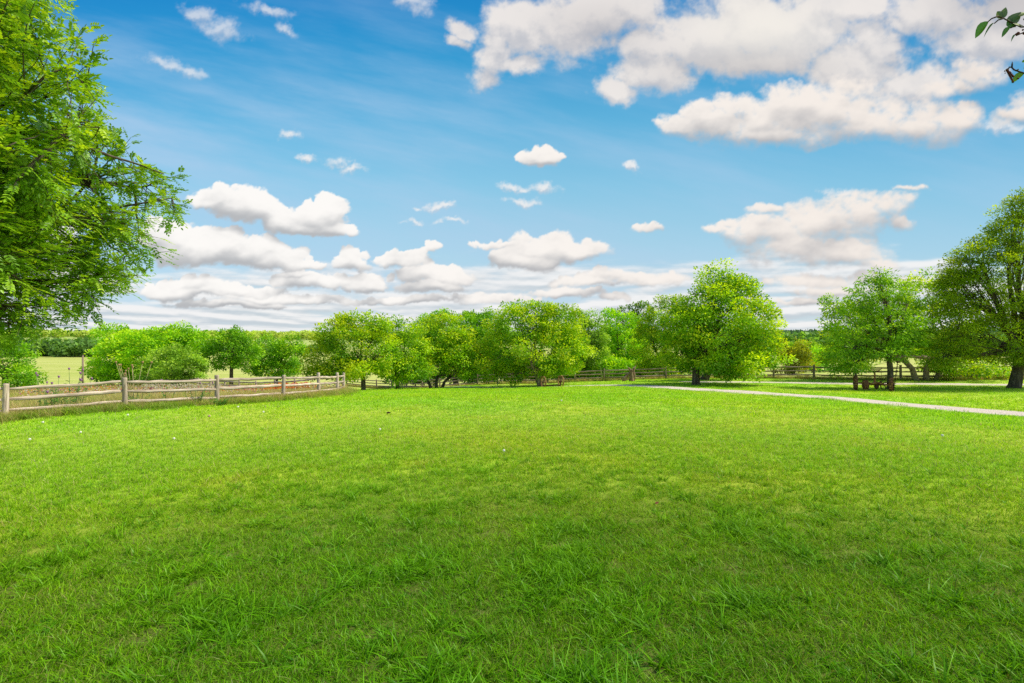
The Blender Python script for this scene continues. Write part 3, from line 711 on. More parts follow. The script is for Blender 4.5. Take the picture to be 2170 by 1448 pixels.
# distant woodland belts, too far to count
def belt(name, label, spans, seed, pal):
    rs = np.random.RandomState(seed); P_ = []; C_ = []; L_ = []
    for (px0, px1, Y0, Y1, n, h) in spans:
        for _ in range(n):
            px = rs.uniform(px0, px1); Y = rs.uniform(Y0, Y1); x = (px - CX) / F * Y; z0 = gz(x, Y); r = h * rs.uniform(.45, .8); hh = h * rs.uniform(.75, 1.15)
            m_ = int(220)
            d = unit(rs.randn(m_, 3)) * np.array([r, r, hh * .5]) * (rs.rand(m_, 1) ** .25)
            P_.append(np.array([x, Y, z0 + hh * .48]) + d)
            c0 = np.array(pal[0]) + (np.array(pal[1]) - np.array(pal[0])) * rs.rand()
            C_.append(c0 * (.6 + .8 * rs.rand(m_, 1)) * (1 + .35 * d[:, 2:3] / hh)); L_.append(np.full(m_, h * .20) * (.6 + .8 * rs.rand(m_)))
    P_ = np.concatenate(P_); C_ = np.concatenate(C_); L_ = np.concatenate(L_); n = len(P_)
    me = leaves_mesh(name, P_, rs.randn(n, 3), rs.randn(n, 3) + np.array([0, 0, 1.2]), L_, L_ * .9, C_)
    tag(link(name, me, M_LEAF), label, 'woodland', kind='stuff')
belt('distant_woodland', 'dark tree belt along the far edge of the left hay field', [(-250, 330, 225, 260, 130, 7.5), (300, 700, 270, 330, 80, 4.6)], 61, [(.10, .22, .05), (.19, .36, .07)])
belt('distant_woodland', 'pale yellow green wooded rise on the left horizon', [(-300, 900, 700, 1100, 420, 12)], 62, [(.45, .60, .10), (.60, .70, .16)])
belt('distant_woodland', 'hazy green wooded ridge on the right horizon', [(1600, 2400, 500, 1000, 420, 12), (900, 1650, 500, 1000, 220, 12)], 63, [(.22, .36, .14), (.34, .50, .18)])
belt('distant_woodland', 'green tree belt at the far edge of the right field', [(1640, 2400, 150, 190, 120, 6.5)], 64, [(.12, .28, .03), (.22, .42, .06)])

# ------------------------------------------------------------------ near tree at the left edge: compound leaves on drooping twigs
def near_tree():
    rs = np.random.RandomState(77); rn = random.Random(77)
    bx_, by_ = -9.85, 7.2; b = Vector((bx_, by_, gz(bx_, by_)))
    root = empty('ash_tree', b); tag(root, 'big feathery leaved tree overhanging the lawn from the left edge', 'tree')
    tb = MB()
    trunk = [Vector((0, 0, -.3)), Vector((0, 0, .1)), Vector((.05, 0, 1.0)), Vector((.15, -.05, 2.0)), Vector((.1, 0, 3.4)), Vector((.2, .1, 5.2)), Vector((.3, .1, 7.4))]
    tb.tube(trunk, [.42, .34, .28, .26, .22, .15, .05], 12)
    # crown outline: lumps in tree space (frame side of the crown)
    lumps = [((2.0, -1.0, 5.4), (2.5, 2.2, 2.3)), ((1.4, 1.0, 4.4), (2.8, 2.6, 2.1)), ((1.2, .2, 3.1), (2.5, 2.4, 1.25)), ((.9, .0, 7.3), (2.3, 2.2, 1.7)), ((2.2, -1.2, 4.1), (2.0, 1.7, 1.6))]
    TW = []
    for li, (c_, r_) in enumerate(lumps):
        c_ = np.array(c_); r_ = np.array(r_)
        n = [600, 620, 460, 400, 420][li]
        d = unit(rs.randn(n * 3, 3)); d = d[(d[:, 0] > -.35)][:n]
        rad = np.clip(1 - np.abs(rs.randn(len(d))) * .33, .2, 1.05)
        TW.append(c_ + d * r_ * rad[:, None])
    TW = np.concatenate(TW)
    # limbs reach the lumps, then branches reach groups of twig ends
    ncl = 130; cen = TW[rs.choice(len(TW), ncl, replace=False)]
    lab = np.argmin(((TW[:, None] - cen[None]) ** 2).sum(-1), 1)
    prim = 16; pc = cen[rs.choice(ncl, prim, replace=False)]; pl = np.argmin(((cen[:, None] - pc[None]) ** 2).sum(-1), 1)
    P_, A_, N_, L_, C_ = [], [], [], [], []
    pd, pm, plt = np.array((.035, .13, .014)), np.array((.09, .26, .018)), np.array((.20, .40, .022))
    rachis = MB()
    for p in range(prim):
        mine = np.where(pl == p)[0]
        if not len(mine): continue
        target = Vector(cen[mine].mean(0)); hz_ = min(6.6, max(1.3, target.z - 1.1 * rn.uniform(.3, 1.2)))
        i0 = max(i for i in range(len(trunk)) if trunk[i].z <= hz_); t_ = (hz_ - trunk[i0].z) / (trunk[min(i0 + 1, 6)].z - trunk[i0].z + 1e-6); st = trunk[i0].lerp(trunk[min(i0 + 1, 6)], min(1, t_))
        pp = bez(st, target, -.06, rn, 8); r0 = .10 * rn.uniform(.7, 1.2)
        tb.tube(pp, [r0 * (1 - .72 * i / 8) for i in range(9)], 8)
        for c in mine:
            a = pp[rn.randint(3, 8)]; q = bez(a, Vector(cen[c]), .03, rn, 6); r1 = .03
            tb.tube(q, [r1 * (1 - .7 * i / 6) for i in range(7)], 6)
            for j in np.where(lab == c)[0]:
                s_ = q[rn.randint(2, 6)]; tip = Vector(TW[j]); dirv = (tip - s_)
                if dirv.length < .25: tip = s_ + Vector((rn.uniform(.1, .6), rn.uniform(-.4, .4), rn.uniform(-.3, .4)))
                w = bez(s_, tip, .03, rn, 5); tb.tube(w, [.008, .007, .006, .005, .004, .0025], 4, cap=False)
                out_d = (w[-1] - w[-3]).normalized(); cb = rn.random()
                # compound leaves along the outer part of the twig
                nleaf = rn.randint(8, 11) if tip.z > 3.4 else rn.randint(5, 8)
                for m_ in range(nleaf):
                    f = 1 - (m_ / nleaf) * .75; ki = f * 5; i1 = min(4, int(ki)); o_ = w[i1].lerp(w[i1 + 1], ki - i1)
                    side = Vector((rn.uniform(-1, 1), rn.uniform(-1, 1), rn.uniform(-.6, .8)))
                    ax = (out_d * (1.2 if m_ == 0 else .55) + side * .8).normalized()
                    Lr = rn.uniform(.17, .26); npair = rn.choice((3, 4, 4, 4, 5))
                    nrm = (Vector((rn.uniform(-.5, .5), rn.uniform(-.5, .5), 1))).normalized(); lat = ax.cross(nrm).normalized(); nrm = lat.cross(ax).normalized()
                    shade = np.clip(cb * .75 + rn.uniform(-.2, .35), 0, 1)
                    cc = pd + (pm - pd) * min(1, shade * 2) if shade < .5 else pm + (plt - pm) * (shade - .5) * 2
                    for q_ in range(npair):
                        f2 = .25 + .72 * q_ / npair; ctr = o_ + ax * Lr * f2 + Vector((0, 0, -1)) * (Lr * f2 * f2 * .35)
                        for sg in (-1, 1):
                            P_.append(ctr); A_.append(lat * sg * .85 + ax * .62 + Vector((0, 0, -.22))); N_.append(nrm + Vector((rn.uniform(-.3, .3), rn.uniform(-.3, .3), 0))); L_.append(rn.uniform(.050, .070)); C_.append(cc)
                    P_.append(o_ + ax * Lr + Vector((0, 0, -Lr * .35))); A_.append(ax); N_.append(nrm); L_.append(.062); C_.append(cc)
                    e_ = o_ + ax * Lr + Vector((0, 0, -Lr * .35)); rachis.tube([o_, o_.lerp(e_, .5) + Vector((0, 0, Lr * .07)), e_], [.0016, .0014, .001], 3, cap=False)
    P_ = np.array([tuple(x) for x in P_]); A_ = np.array([tuple(x) for x in A_]); N_ = np.array([tuple(x) for x in N_]); L_ = np.array(L_); C_ = np.array(C_)
    C_ = np.array([2.75, 1.85, .85]) * C_ * (.8 + .4 * rs.rand(len(C_), 1))
    me = leaves_mesh('crown', P_, A_, N_, L_ * 1.04, L_ * .52, C_, six=True); link('crown', me, M_LEAF_NEAR, root)
    tb.build('trunk', M_BARK_DARK, root, True)
    rachis.build('leaf_stalks', M_STALK, root)
    print('near leaves', len(P_))
M_STALK = noise_mat('green_stalk', [(.3, (.08, .16, .02)), (.7, (.16, .26, .04))], 20, 2, .8)
near_tree()
# ------------------------------------------------------------------ grass (instanced tufts on a cloud of points)
hidden = bpy.data.collections.new('grass_tufts')          # source shapes, not linked into the scene
def blades(n, radius, h0, h1, w, rs, pal, lean=.5, straw=.08, seg=3, curl=.6, pos=None):
    """n curved tapering blades; returns verts, faces, colours"""
    if pos is None:
        a = rs.rand(n) * 2 * np.pi; r = radius * np.sqrt(rs.rand(n)); bx = np.cos(a) * r; by = np.sin(a) * r
    else: bx, by = pos
    h = h0 + (h1 - h0) * rs.rand(n) ** 1.3; th = rs.rand(n) * 2 * np.pi; ln = lean * (.25 + rs.rand(n)); fac = rs.rand(n) * 2 * np.pi
    ww = w * (.6 + .8 * rs.rand(n))
    V_ = []; 
    for k in range(seg + 1):
        t = k / seg; out_ = h * ln * t ** 1.6 * (1 + curl * t); z = h * (t - .25 * ln * t * t) - .012
        z = np.where(k == 0, -.02, z)
        wk = ww * (1 - t) ** .7 * .5 if k < seg else ww * 0
        x = bx + np.cos(th) * out_; y = by + np.sin(th) * out_; sx = np.cos(fac) * wk; sy = np.sin(fac) * wk
        if k < seg: V_ += [np.stack([x - sx, y - sy, z], -1), np.stack([x + sx, y + sy, z], -1)]
        else: V_ += [np.stack([x, y, z], -1)]
    V_ = np.stack(V_, 1); m_ = V_.shape[1]; base = (np.arange(n) * m_)[:, None]
    q = np.concatenate([base + np.array([[2 * k, 2 * k + 1, 2 * k + 3, 2 * k + 2]]) for k in range(seg - 1)]); t3 = base + np.array([[2 * seg - 2, 2 * seg - 1, 2 * seg]])
    p_ = np.array(pal); c = p_[rs.randint(0, len(p_), n)] * (.7 + .6 * rs.rand(n, 1))
    s_ = rs.rand(n) < straw; c[s_] = np.array([.62, .50, .20]) * (.6 + .7 * rs.rand(int(s_.sum()), 1))
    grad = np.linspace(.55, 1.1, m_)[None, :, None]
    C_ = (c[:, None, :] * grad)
    return V_.reshape(-1, 3), q, t3, C_.reshape(-1, 3)
def grass_mat(name, ya, yb, trans=.4):
    m, T, out = new_mat(name)
    at_ = T.node('ShaderNodeAttribute', attribute_name='Col'); geo = T.node('ShaderNodeNewGeometry'); Pw = geo.outputs['Position']
    n = T.noise(Pw, .16, 4, .55); n2 = T.noise(Pw, 1.1, 5, .6); n3 = T.noise(Pw, .45, 3, .6)
    c = T.mix(T.smooth(n, .36, .64), T.mix(1.0, at_.outputs['Color'], ya, 'MULTIPLY'), T.mix(1.0, at_.outputs['Color'], yb, 'MULTIPLY'))
    c = T.mix(T.smooth(n2, .32, .66, 0, .62), c, T.mix(1.0, at_.outputs['Color'], (.60, .78, .5), 'MULTIPLY'))
    c = T.mix(T.smooth(n3, .55, .70, 0, .34), c, T.mix(1.0, at_.outputs['Color'], (1.35, .92, 1.2), 'MULTIPLY'))
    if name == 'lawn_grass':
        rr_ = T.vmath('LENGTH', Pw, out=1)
        c = T.mix(T.smooth(rr_, 2.0, 11.0, 1.0, 0.0), c, T.mix(1.0, c, (.50, .70, .35), 'MULTIPLY'))  # foreground shade and vignette falloff painted into blade colour
        c = T.mix(T.smooth(rr_, 5.0, 20.0), c, T.mix(1.0, c, (1.30, 1.28, 2.4), 'MULTIPLY'))  # brighter sunlit middle lawn painted in, by distance from the viewpoint
    d = T.node('ShaderNodeBsdfDiffuse'); T.l.new(c, d.inputs[0])
    tr = T.node('ShaderNodeBsdfTranslucent'); T.l.new(T.mix(1.0, c, (1.2, 1.1, .6), 'MULTIPLY'), tr.inputs[0])
    mx = T.node('ShaderNodeMixShader'); mx.inputs[0].default_value = trans; T.l.new(d.outputs[0], mx.inputs[1]); T.l.new(tr.outputs[0], mx.inputs[2])
    g = T.node('ShaderNodeBsdfGlossy'); g.inputs['Roughness'].default_value = .42; g.inputs['Color'].default_value = (.9, 1, .8, 1)
    m2 = T.node('ShaderNodeMixShader'); m2.inputs[0].default_value = .012; T.l.new(mx.outputs[0], m2.inputs[1]); T.l.new(g.outputs[0], m2.inputs[2])
    T.l.new(m2.outputs[0], out.inputs[0]); return m
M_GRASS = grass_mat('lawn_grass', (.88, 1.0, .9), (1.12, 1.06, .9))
M_MEADOW = grass_mat('meadow_grass', (1, 1, 1), (1.15, 1.0, 1), .35)
GP = [(.30, .53, .008), (.38, .62, .010), (.45, .68, .014), (.26, .46, .010), (.54, .72, .025)]
GN = [(.12, .33, .010), (.17, .42, .012), (.24, .48, .016), (.11, .28, .018), (.30, .50, .03)]
GF = GP
tn = [0]
def proto(parts, mat, coll):
    vs, qs, ts, cs = [], [], [], []; o_ = 0
    for (v_, q, t3, c) in parts: vs.append(v_); qs.append(q + o_); ts.append(t3 + o_); cs.append(c); o_ += len(v_)
    me = mesh_np('tuft', np.concatenate(vs), [np.concatenate(qs), np.concatenate(ts)], col_v=np.concatenate(cs))
    me.materials.append(mat); o = bpy.data.objects.new('grass_tuft_%02d' % tn[0], me); tn[0] += 1; coll.objects.link(o); return o
lc = bpy.data.collections.new('lawn_tufts'); mc = bpy.data.collections.new('meadow_tufts')
rs = np.random.RandomState(3)
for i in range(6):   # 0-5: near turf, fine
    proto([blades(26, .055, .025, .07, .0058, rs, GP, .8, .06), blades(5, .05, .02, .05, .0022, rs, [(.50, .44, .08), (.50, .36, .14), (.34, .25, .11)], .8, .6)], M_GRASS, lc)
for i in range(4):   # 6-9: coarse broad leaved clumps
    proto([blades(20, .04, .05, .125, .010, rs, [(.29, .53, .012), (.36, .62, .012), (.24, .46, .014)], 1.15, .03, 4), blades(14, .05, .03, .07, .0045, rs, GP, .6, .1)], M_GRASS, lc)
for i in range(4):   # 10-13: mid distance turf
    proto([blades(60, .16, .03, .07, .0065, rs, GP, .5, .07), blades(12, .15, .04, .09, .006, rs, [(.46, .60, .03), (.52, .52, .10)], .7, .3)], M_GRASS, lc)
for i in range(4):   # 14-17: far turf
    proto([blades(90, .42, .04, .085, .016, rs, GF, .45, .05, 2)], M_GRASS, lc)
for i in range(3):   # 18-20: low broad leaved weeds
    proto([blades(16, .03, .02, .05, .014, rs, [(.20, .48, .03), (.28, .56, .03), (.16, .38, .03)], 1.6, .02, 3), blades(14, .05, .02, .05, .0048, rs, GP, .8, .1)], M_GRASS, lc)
MP = [(.50, .56, .11), (.62, .60, .18), (.38, .52, .07), (.66, .58, .26), (.32, .48, .06)]
for i in range(4):   # meadow: seeding grasses
    proto([blades(46, .22, .18, .52, .0085, rs, MP, .45, .35, 3), blades(16, .2, .35, .62, .012, rs, [(.72, .56, .34), (.62, .48, .24)], .3, .5, 3)], M_MEADOW, mc)
for i in range(2):   # greener weeds
    proto([blades(50, .2, .15, .40, .016, rs, [(.22, .42, .03), (.30, .50, .04), (.38, .50, .06)], .7, .1, 3)], M_MEADOW, mc)
def scatter(name, label, pts, rotz, scl, ix, coll, tilt=None):
    n = len(pts)
    me = bpy.data.meshes.new(name); me.vertices.add(n); me.vertices.foreach_set('co', pts.astype(np.float32).ravel())
    rot = np.zeros((n, 3), np.float32); rot[:, 2] = rotz
    if tilt is not None: rot[:, :2] = tilt
    for k, typ, vals in (('rot', 'FLOAT_VECTOR', rot), ('scl', 'FLOAT', scl.astype(np.float32)), ('ix', 'INT', ix.astype(np.int32))):
        a = me.attributes.new(k, typ, 'POINT'); a.data.foreach_set('vector' if typ == 'FLOAT_VECTOR' else 'value', vals.ravel())
    o = bpy.data.objects.new(name, me); col.objects.link(o)
    ng = bpy.data.node_groups.new(name, 'GeometryNodeTree')
    ng.interface.new_socket('Geometry', in_out='INPUT', socket_type='NodeSocketGeometry'); ng.interface.new_socket('Geometry', in_out='OUTPUT', socket_type='NodeSocketGeometry')
    N = ng.nodes; L = ng.links; gi = N.new('NodeGroupInput'); go = N.new('NodeGroupOutput')
    ci = N.new('GeometryNodeCollectionInfo'); ci.inputs['Collection'].default_value = coll; ci.inputs['Separate Children'].default_value = True; ci.inputs['Reset Children'].default_value = True
    ip = N.new('GeometryNodeInstanceOnPoints'); ip.inputs['Pick Instance'].default_value = True
    def na(nm, typ):
        q = N.new('GeometryNodeInputNamedAttribute'); q.data_type = typ; q.inputs['Name'].default_value = nm; return q.outputs['Attribute']
    L.new(gi.outputs[0], ip.inputs['Points']); L.new(ci.outputs[0], ip.inputs['Instance']); L.new(na('ix', 'INT'), ip.inputs['Instance Index'])
    L.new(na('rot', 'FLOAT_VECTOR'), ip.inputs['Rotation']); L.new(na('scl', 'FLOAT'), ip.inputs['Scale']); L.new(ip.outputs[0], go.inputs[0])
    md = o.modifiers.new('tufts', 'NODES'); md.node_group = ng
    return tag(o, label, 'grass', kind='stuff')
rs = np.random.RandomState(9)
def jgrid(r0, r1, s0, k, half=R(58)):
    """points in a fan with spacing max(s0, k r)"""
    out_ = []; r = r0
    while r < r1:
        s_ = max(s0, k * r); n = int(2 * half * r / s_) + 1
        a = np.linspace(-half, half, n) + (rs.rand(n) - .5) * s_ / r * 1.0; rr = r + (rs.rand(n) - .5) * s_
        out_.append(np.stack([np.sin(a) * rr, np.cos(a) * rr], -1)); r += s_
    return np.concatenate(out_)
def lawn_ok(p): 
    x, y = p[:, 0], p[:, 1]
    return inside(LAWN, x, y) & (dist_line(D1, x, y) > 1.02) & (dist_line(D2, x, y) > .8)
def wave(x, y, f, s): return fbm(x * f, y * f, 3, .5, s)
def rr2(p): return np.hypot(p[:, 0], p[:, 1])
pn = jgrid(1.7, 12.5, .042, .0098); pn = pn[lawn_ok(pn)]; pn = pn[rs.rand(len(pn)) < np.interp(rr2(pn), [6.5, 12.5], [1, 0])]
pm_ = jgrid(6.0, 27, .105, .0125); pm_ = pm_[lawn_ok(pm_)]; pm_ = pm_[rs.rand(len(pm_)) < np.interp(rr2(pm_), [6.0, 11.0, 18, 27], [0, 1, 1, 0])]
pf = jgrid(16, 56, .28, .0135); pf = pf[lawn_ok(pf)]; pf = pf[rs.rand(len(pf)) < np.interp(rr2(pf), [16, 24], [0, 1])]
wn_ = wave(pn[:, 0], pn[:, 1], 1.1, 91); cn_ = wave(pn[:, 0], pn[:, 1], 3.1, 95) + .5 * wave(pn[:, 0], pn[:, 1], 7.5, 99)
coarse = (rs.rand(len(pn)) < np.clip(.015 + 1.3 * np.clip(wn_ - .05, 0, 1) + .9 * np.clip(cn_ - .2, 0, 1), 0, .6))
bare = (rs.rand(len(pn)) < np.clip(1.9 * (-cn_ - .12), 0, .9))
pn, coarse = pn[~bare], coarse[~bare]
ixn = np.where(coarse, rs.randint(6, 10, len(pn)), rs.randint(0, 6, len(pn)))
wd = (rs.rand(len(pn)) < np.clip(.04 + .5 * (wave(pn[:, 0], pn[:, 1], 1.9, 123) - .1), .02, .35)); ixn = np.where(wd, rs.randint(18, 21, len(pn)), ixn)
sn = np.where(coarse, .65 + .80 * rs.rand(len(pn)) ** 1.3, .75 + .7 * rs.rand(len(pn)))
coarse_m = rs.rand(len(pm_)) < np.interp(np.hypot(pm_[:, 0], pm_[:, 1]), [8, 13], [.16, .03])
ixm = np.where(coarse_m, rs.randint(6, 10, len(pm_)), rs.randint(10, 14, len(pm_))); sm = np.where(coarse_m, 1.0, .8 + .5 * rs.rand(len(pm_)))
ixf = rs.randint(14, 18, len(pf)); sf = .75 + .5 * rs.rand(len(pf))
PT = np.concatenate([pn, pm_, pf]); IX = np.concatenate([ixn, ixm, ixf]); SC = np.concatenate([sn, sm, sf])
PZ = ground_z(PT[:, 0], PT[:, 1])
print('tufts', len(pn), len(pm_), len(pf))
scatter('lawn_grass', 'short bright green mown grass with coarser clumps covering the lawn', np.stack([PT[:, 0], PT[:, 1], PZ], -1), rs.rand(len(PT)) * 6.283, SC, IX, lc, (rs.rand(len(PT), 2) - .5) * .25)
# meadow growth: flower garden inside the rail fence, verges under the fences
n = 26000; mx_ = rs.uniform(-46, -8.6, n); my_ = rs.uniform(10, 62, n)
da = dist_line(FENCE_A, mx_, my_); ok = (~inside(LAWN, mx_, my_)) & (rs.rand(n) < np.clip(22 / np.hypot(mx_, my_), .25, 1))
ok &= np.abs(np.arctan2(mx_, my_)) < R(54)
mp = np.stack([mx_[ok], my_[ok]], -1)
def along(pts, n, w, off=0):
    pts = np.array(pts); seg = np.hypot(*np.diff(pts, axis=0).T); s = np.concatenate([[0], np.cumsum(seg)]); t = rs.rand(n) * s[-1]
    x = np.interp(t, s, pts[:, 0]); y = np.interp(t, s, pts[:, 1]); return np.stack([x + rs.randn(n) * w, y + rs.randn(n) * w + off], -1)
va = along(FENCE_A, 4200, .30); vc = along(FENCE_C, 3600, .42, .2)
MPt = np.concatenate([mp, va, vc]); nM = len(MPt)
ixM = np.where(rs.rand(nM) < .38, rs.randint(4, 6, nM), rs.randint(0, 4, nM)); sM = .55 + .55 * rs.rand(nM)
_v = slice(len(mp), len(mp) + len(va)); ixM[_v] = np.where(rs.rand(len(va)) < .6, rs.randint(4, 6, len(va)), ixM[_v])
sM[len(mp):len(mp) + len(va)] *= .85; sM[len(mp) + len(va):] *= .75
scatter('meadow_grass', 'tall straw coloured seeding grass and weeds around the rail fences', np.stack([MPt[:, 0], MPt[:, 1], ground_z(MPt[:, 0], MPt[:, 1])], -1), rs.rand(nM) * 6.283, sM, ixM, mc, (rs.rand(nM, 2) - .5) * .3)

# wild flowers too many to count: one mesh of small petals on stems
def flowers():
    rs = np.random.RandomState(31); P_ = []; C_ = []; L_ = []
    def patch(px0, px1, Y0, Y1, n, cols, s, z0=.35, z1=.62):
        px = rs.uniform(px0, px1, n); Y = rs.uniform(Y0, Y1, n); x = (px - CX) / F * Y; z = ground_z(x, Y)
        cc = np.array(cols)[rs.randint(0, len(cols), n)]
        k = 7
        for j in range(k):
            P_.append(np.stack([x, Y, z + rs.uniform(z0, z1, n) if j == 0 else P_[-1][:, 2]], -1) if j == 0 else P_[-1]); C_.append(cc * (.8 + .4 * rs.rand(n, 1))); L_.append(np.full(n, s) * (.7 + .6 * rs.rand(n)))
    RED = [(.75, .12, .03), (.80, .26, .04), (.75, .10, .05), (.85, .42, .06)]; PINK = [(.55, .22, .30), (.70, .60, .58), (.75, .70, .66), (.45, .18, .32), (.80, .45, .15)]
    patch(556, 655, 31, 40, 620, RED, .075, .45, .75); patch(480, 700, 29, 42, 160, RED, .06, .4, .7)
    patch(130, 260, 28, 40, 60, RED, .05); patch(40, 560, 22, 44, 1500, PINK, .05); patch(300, 470, 34, 42, 500, [(.62, .58, .55), (.72, .66, .62), (.5, .4, .38)], .06, .5, .8)
    patch(620, 730, 26, 34, 120, PINK, .05)
    P_ = np.concatenate(P_); C_ = np.concatenate(C_); L_ = np.concatenate(L_); n = len(P_)
    me = leaves_mesh('wildflowers', P_, unit(rs.randn(n, 3)) + np.array([0, 0, .3]), rs.randn(n, 3), L_, L_ * .8, C_)
    tag(link('wildflowers', me, M_LEAF), 'scattered orange, red, pink and white wildflowers inside the rail fence', 'wildflowers', kind='stuff')
flowers()
# ------------------------------------------------------------------ split rail fences
def grain_mesh(mb, name, axis):
    """store object-space coordinates turned so that x runs along the grain"""
    me = mb.mesh(name); co = np.empty(len(me.vertices) * 3, np.float32); me.vertices.foreach_get('co', co); co = co.reshape(-1, 3)
    a = Vector(axis).normalized(); q = a.rotation_difference(Vector((1, 0, 0))); Mx = np.array(q.to_matrix())
    g = co @ Mx.T; at_ = me.attributes.new('grain', 'FLOAT_VECTOR', 'POINT'); at_.data.foreach_set('vector', g.astype(np.float32).ravel()); return me
def fence(name, pts, label, mat, hts, ph, pw, seed, rail_t=.055, first=True, rails_n=3, sag=.03, gaps=()):
    rn = random.Random(seed); b = Vector((pts[0][0], pts[0][1], gz(*pts[0]))); root = empty(name, b); tag(root, label, 'fence')
    tops = []
    for i, (x, y) in enumerate(pts):
        z = gz(x, y); d = Vector((pts[min(i + 1, len(pts) - 1)][0] - pts[max(i - 1, 0)][0], pts[min(i + 1, len(pts) - 1)][1] - pts[max(i - 1, 0)][1], 0)); ang = math.atan2(d.y, d.x)
        h = ph * rn.uniform(.95, 1.05); mb = MB(); tilt = Matrix.Rotation(rn.uniform(-.03, .03), 3, 'X') @ Matrix.Rotation(rn.uniform(-.03, .03), 3, 'Y') @ Matrix.Rotation(ang + rn.uniform(-.12, .12), 3, 'Z')
        # hewn post: irregular seven sided section, slightly tapering, chamfered top
        n = 8; rings = []
        base = [(math.cos(2 * math.pi * k / n + .39) * rn.uniform(.88, 1.08), math.sin(2 * math.pi * k / n + .39) * rn.uniform(.88, 1.08)) for k in range(n)]
        for (zz, s_) in ((-.35, 1.05), (.05, 1.04), (.3, 1.0), (.6, .98), (h - .05, .94), (h - .012, .90), (h, .78)):
            rings.append([tuple(tilt @ Vector((bx * pw * .54 * s_, by * pw * .54 * s_, zz + (rn.uniform(-.006, .006) if zz > h - .1 else 0)))) for bx, by in base])
        V_ = [Vector(v) + Vector((x, y, z)) - b for r_ in rings for v in r_]
        fs = [(r * n + k, r * n + (k + 1) % n, (r + 1) * n + (k + 1) % n, (r + 1) * n + k) for r in range(len(rings) - 1) for k in range(n)] + [tuple((len(rings) - 1) * n + k for k in range(n))]
        mb.add([tuple(v) for v in V_], fs)
        if first or i > 0: link('post', grain_mesh(mb, 'post', (0, 0, 1)), mat, root)
    for i in range(len(pts) - 1):
        a2, c2 = Vector(pts[i] + (gz(*pts[i]),)) - b, Vector(pts[i + 1] + (gz(*pts[i + 1]),)) - b
        for j, hh in enumerate(hts):
            if (i, j) in gaps: continue
            a = a2 + Vector((0, 0, hh * rn.uniform(.975, 1.02))); c = c2 + Vector((0, 0, hh * rn.uniform(.975, 1.02))); d = (c - a); L_ = d.length; d.normalize()
            sd_ = d.cross(Vector((0, 0, 1))).normalized(); up = sd_.cross(d)
            off = sd_ * (.022 if i % 2 else -.022); n = 6; m_ = 9
            base = [(rn.uniform(.75, 1.1) * math.cos(2 * math.pi * k / n + .5), rn.uniform(.75, 1.15) * math.sin(2 * math.pi * k / n + .5)) for k in range(n)]
            mb = MB(); V_ = []
            wob = [rn.uniform(-1, 1) for _ in range(m_ + 1)]
            for s_ in range(m_ + 1):
                t = s_ / m_; p = a + (c - a) * t + off + up * (wob[s_] * .012 - sag * rn.uniform(.3, 1) * 4 * t * (1 - t) * .6) + sd_ * wob[-1 - s_] * .01
                e = .62 if s_ in (0, m_) else 1.0; thick = rail_t * e * (1 + .10 * wob[(s_ * 3) % (m_ + 1)])
                for bx, by in base: V_.append(p + sd_ * bx * thick * .62 + up * by * thick * 1.05)
            fs = [(r * n + k, (r + 1) * n + k, (r + 1) * n + (k + 1) % n, r * n + (k + 1) % n) for r in range(m_) for k in range(n)] + [tuple(range(n)), tuple(m_ * n + k for k in range(n))[::-1]]
            mb.add([tuple(v) for v in V_], fs); link('rail', grain_mesh(mb, 'rail', d), mat, root)
    return root
fence('rail_fence', FENCE_A, 'weathered grey three rail fence along the front of the flower garden', M_FENCE, (.30, .63, .95), 1.12, .15, 1)
fence('rail_fence', FENCE_B, 'back run of the grey garden fence leading away from the corner', M_FENCE, (.30, .63, .95), 1.10, .14, 2, first=False)
fence('rail_fence', FENCE_C, 'long brown split rail fence crossing behind the lawn and the far trees', M_FENCE_FAR, (.32, .64, .95), 1.15, .16, 3, rail_t=.058)

# ------------------------------------------------------------------ wagon axle with two spoked wheels
def wagon():
    p = at(1170.5, 37.4); root = empty('wagon_axle', p); tag(root, 'rusty axle with two spoked wagon wheels standing in the grass', 'wagon axle')
    aL, aR = at(1151.5, 37.8), at(1188.5, 37.0); ax = (aR - aL); ang = math.atan2(ax.y, ax.x); r = .43
    ax2 = ax.normalized()
    for q, turn in ((aL, .98), (aR, 1.0)):
        c = q - p + Vector((0, 0, r + .01)); rot = Matrix.Rotation(ang + turn, 3, 'Z')
        w = MB(); w.ring(c, r, .065, .035, rot, 32); wh = w.build('wheel', M_RUST, root)
        s_ = MB()
        for k in range(12):
            t = 2 * math.pi * k / 12; d = rot @ Vector((0, math.cos(t), math.sin(t))); o_ = rot @ Vector((.03 if k % 2 else -.03, 0, 0))
            s_.tube([c + d * .06 + o_, c + d * (r - .02)], [.013, .010], 6)
        s_.build('spokes', M_RUST, wh)
        h = MB(); h.tube([c + rot @ Vector((-.12, 0, 0)), c + rot @ Vector((-.06, 0, 0)), c + rot @ Vector((.06, 0, 0)), c + rot @ Vector((.12, 0, 0))], [.045, .075, .075, .045], 12); h.build('hub', M_RUST_DARK, wh)
    a = MB(); c1 = aL - p; c2 = aR - p
    a.tube([c1 + Vector((0, 0, .17)), c2 + Vector((0, 0, .13))], .045, 8); a.tube([c1 + Vector((0, 0, r)), c1 + Vector((0.05, 0, .16))], .03, 6); a.tube([c2 + Vector((0, 0, r)), c2 + Vector((-.05, 0, .13))], .03, 6)
    a.build('axle_beam', M_RUST_DARK, root)
wagon()

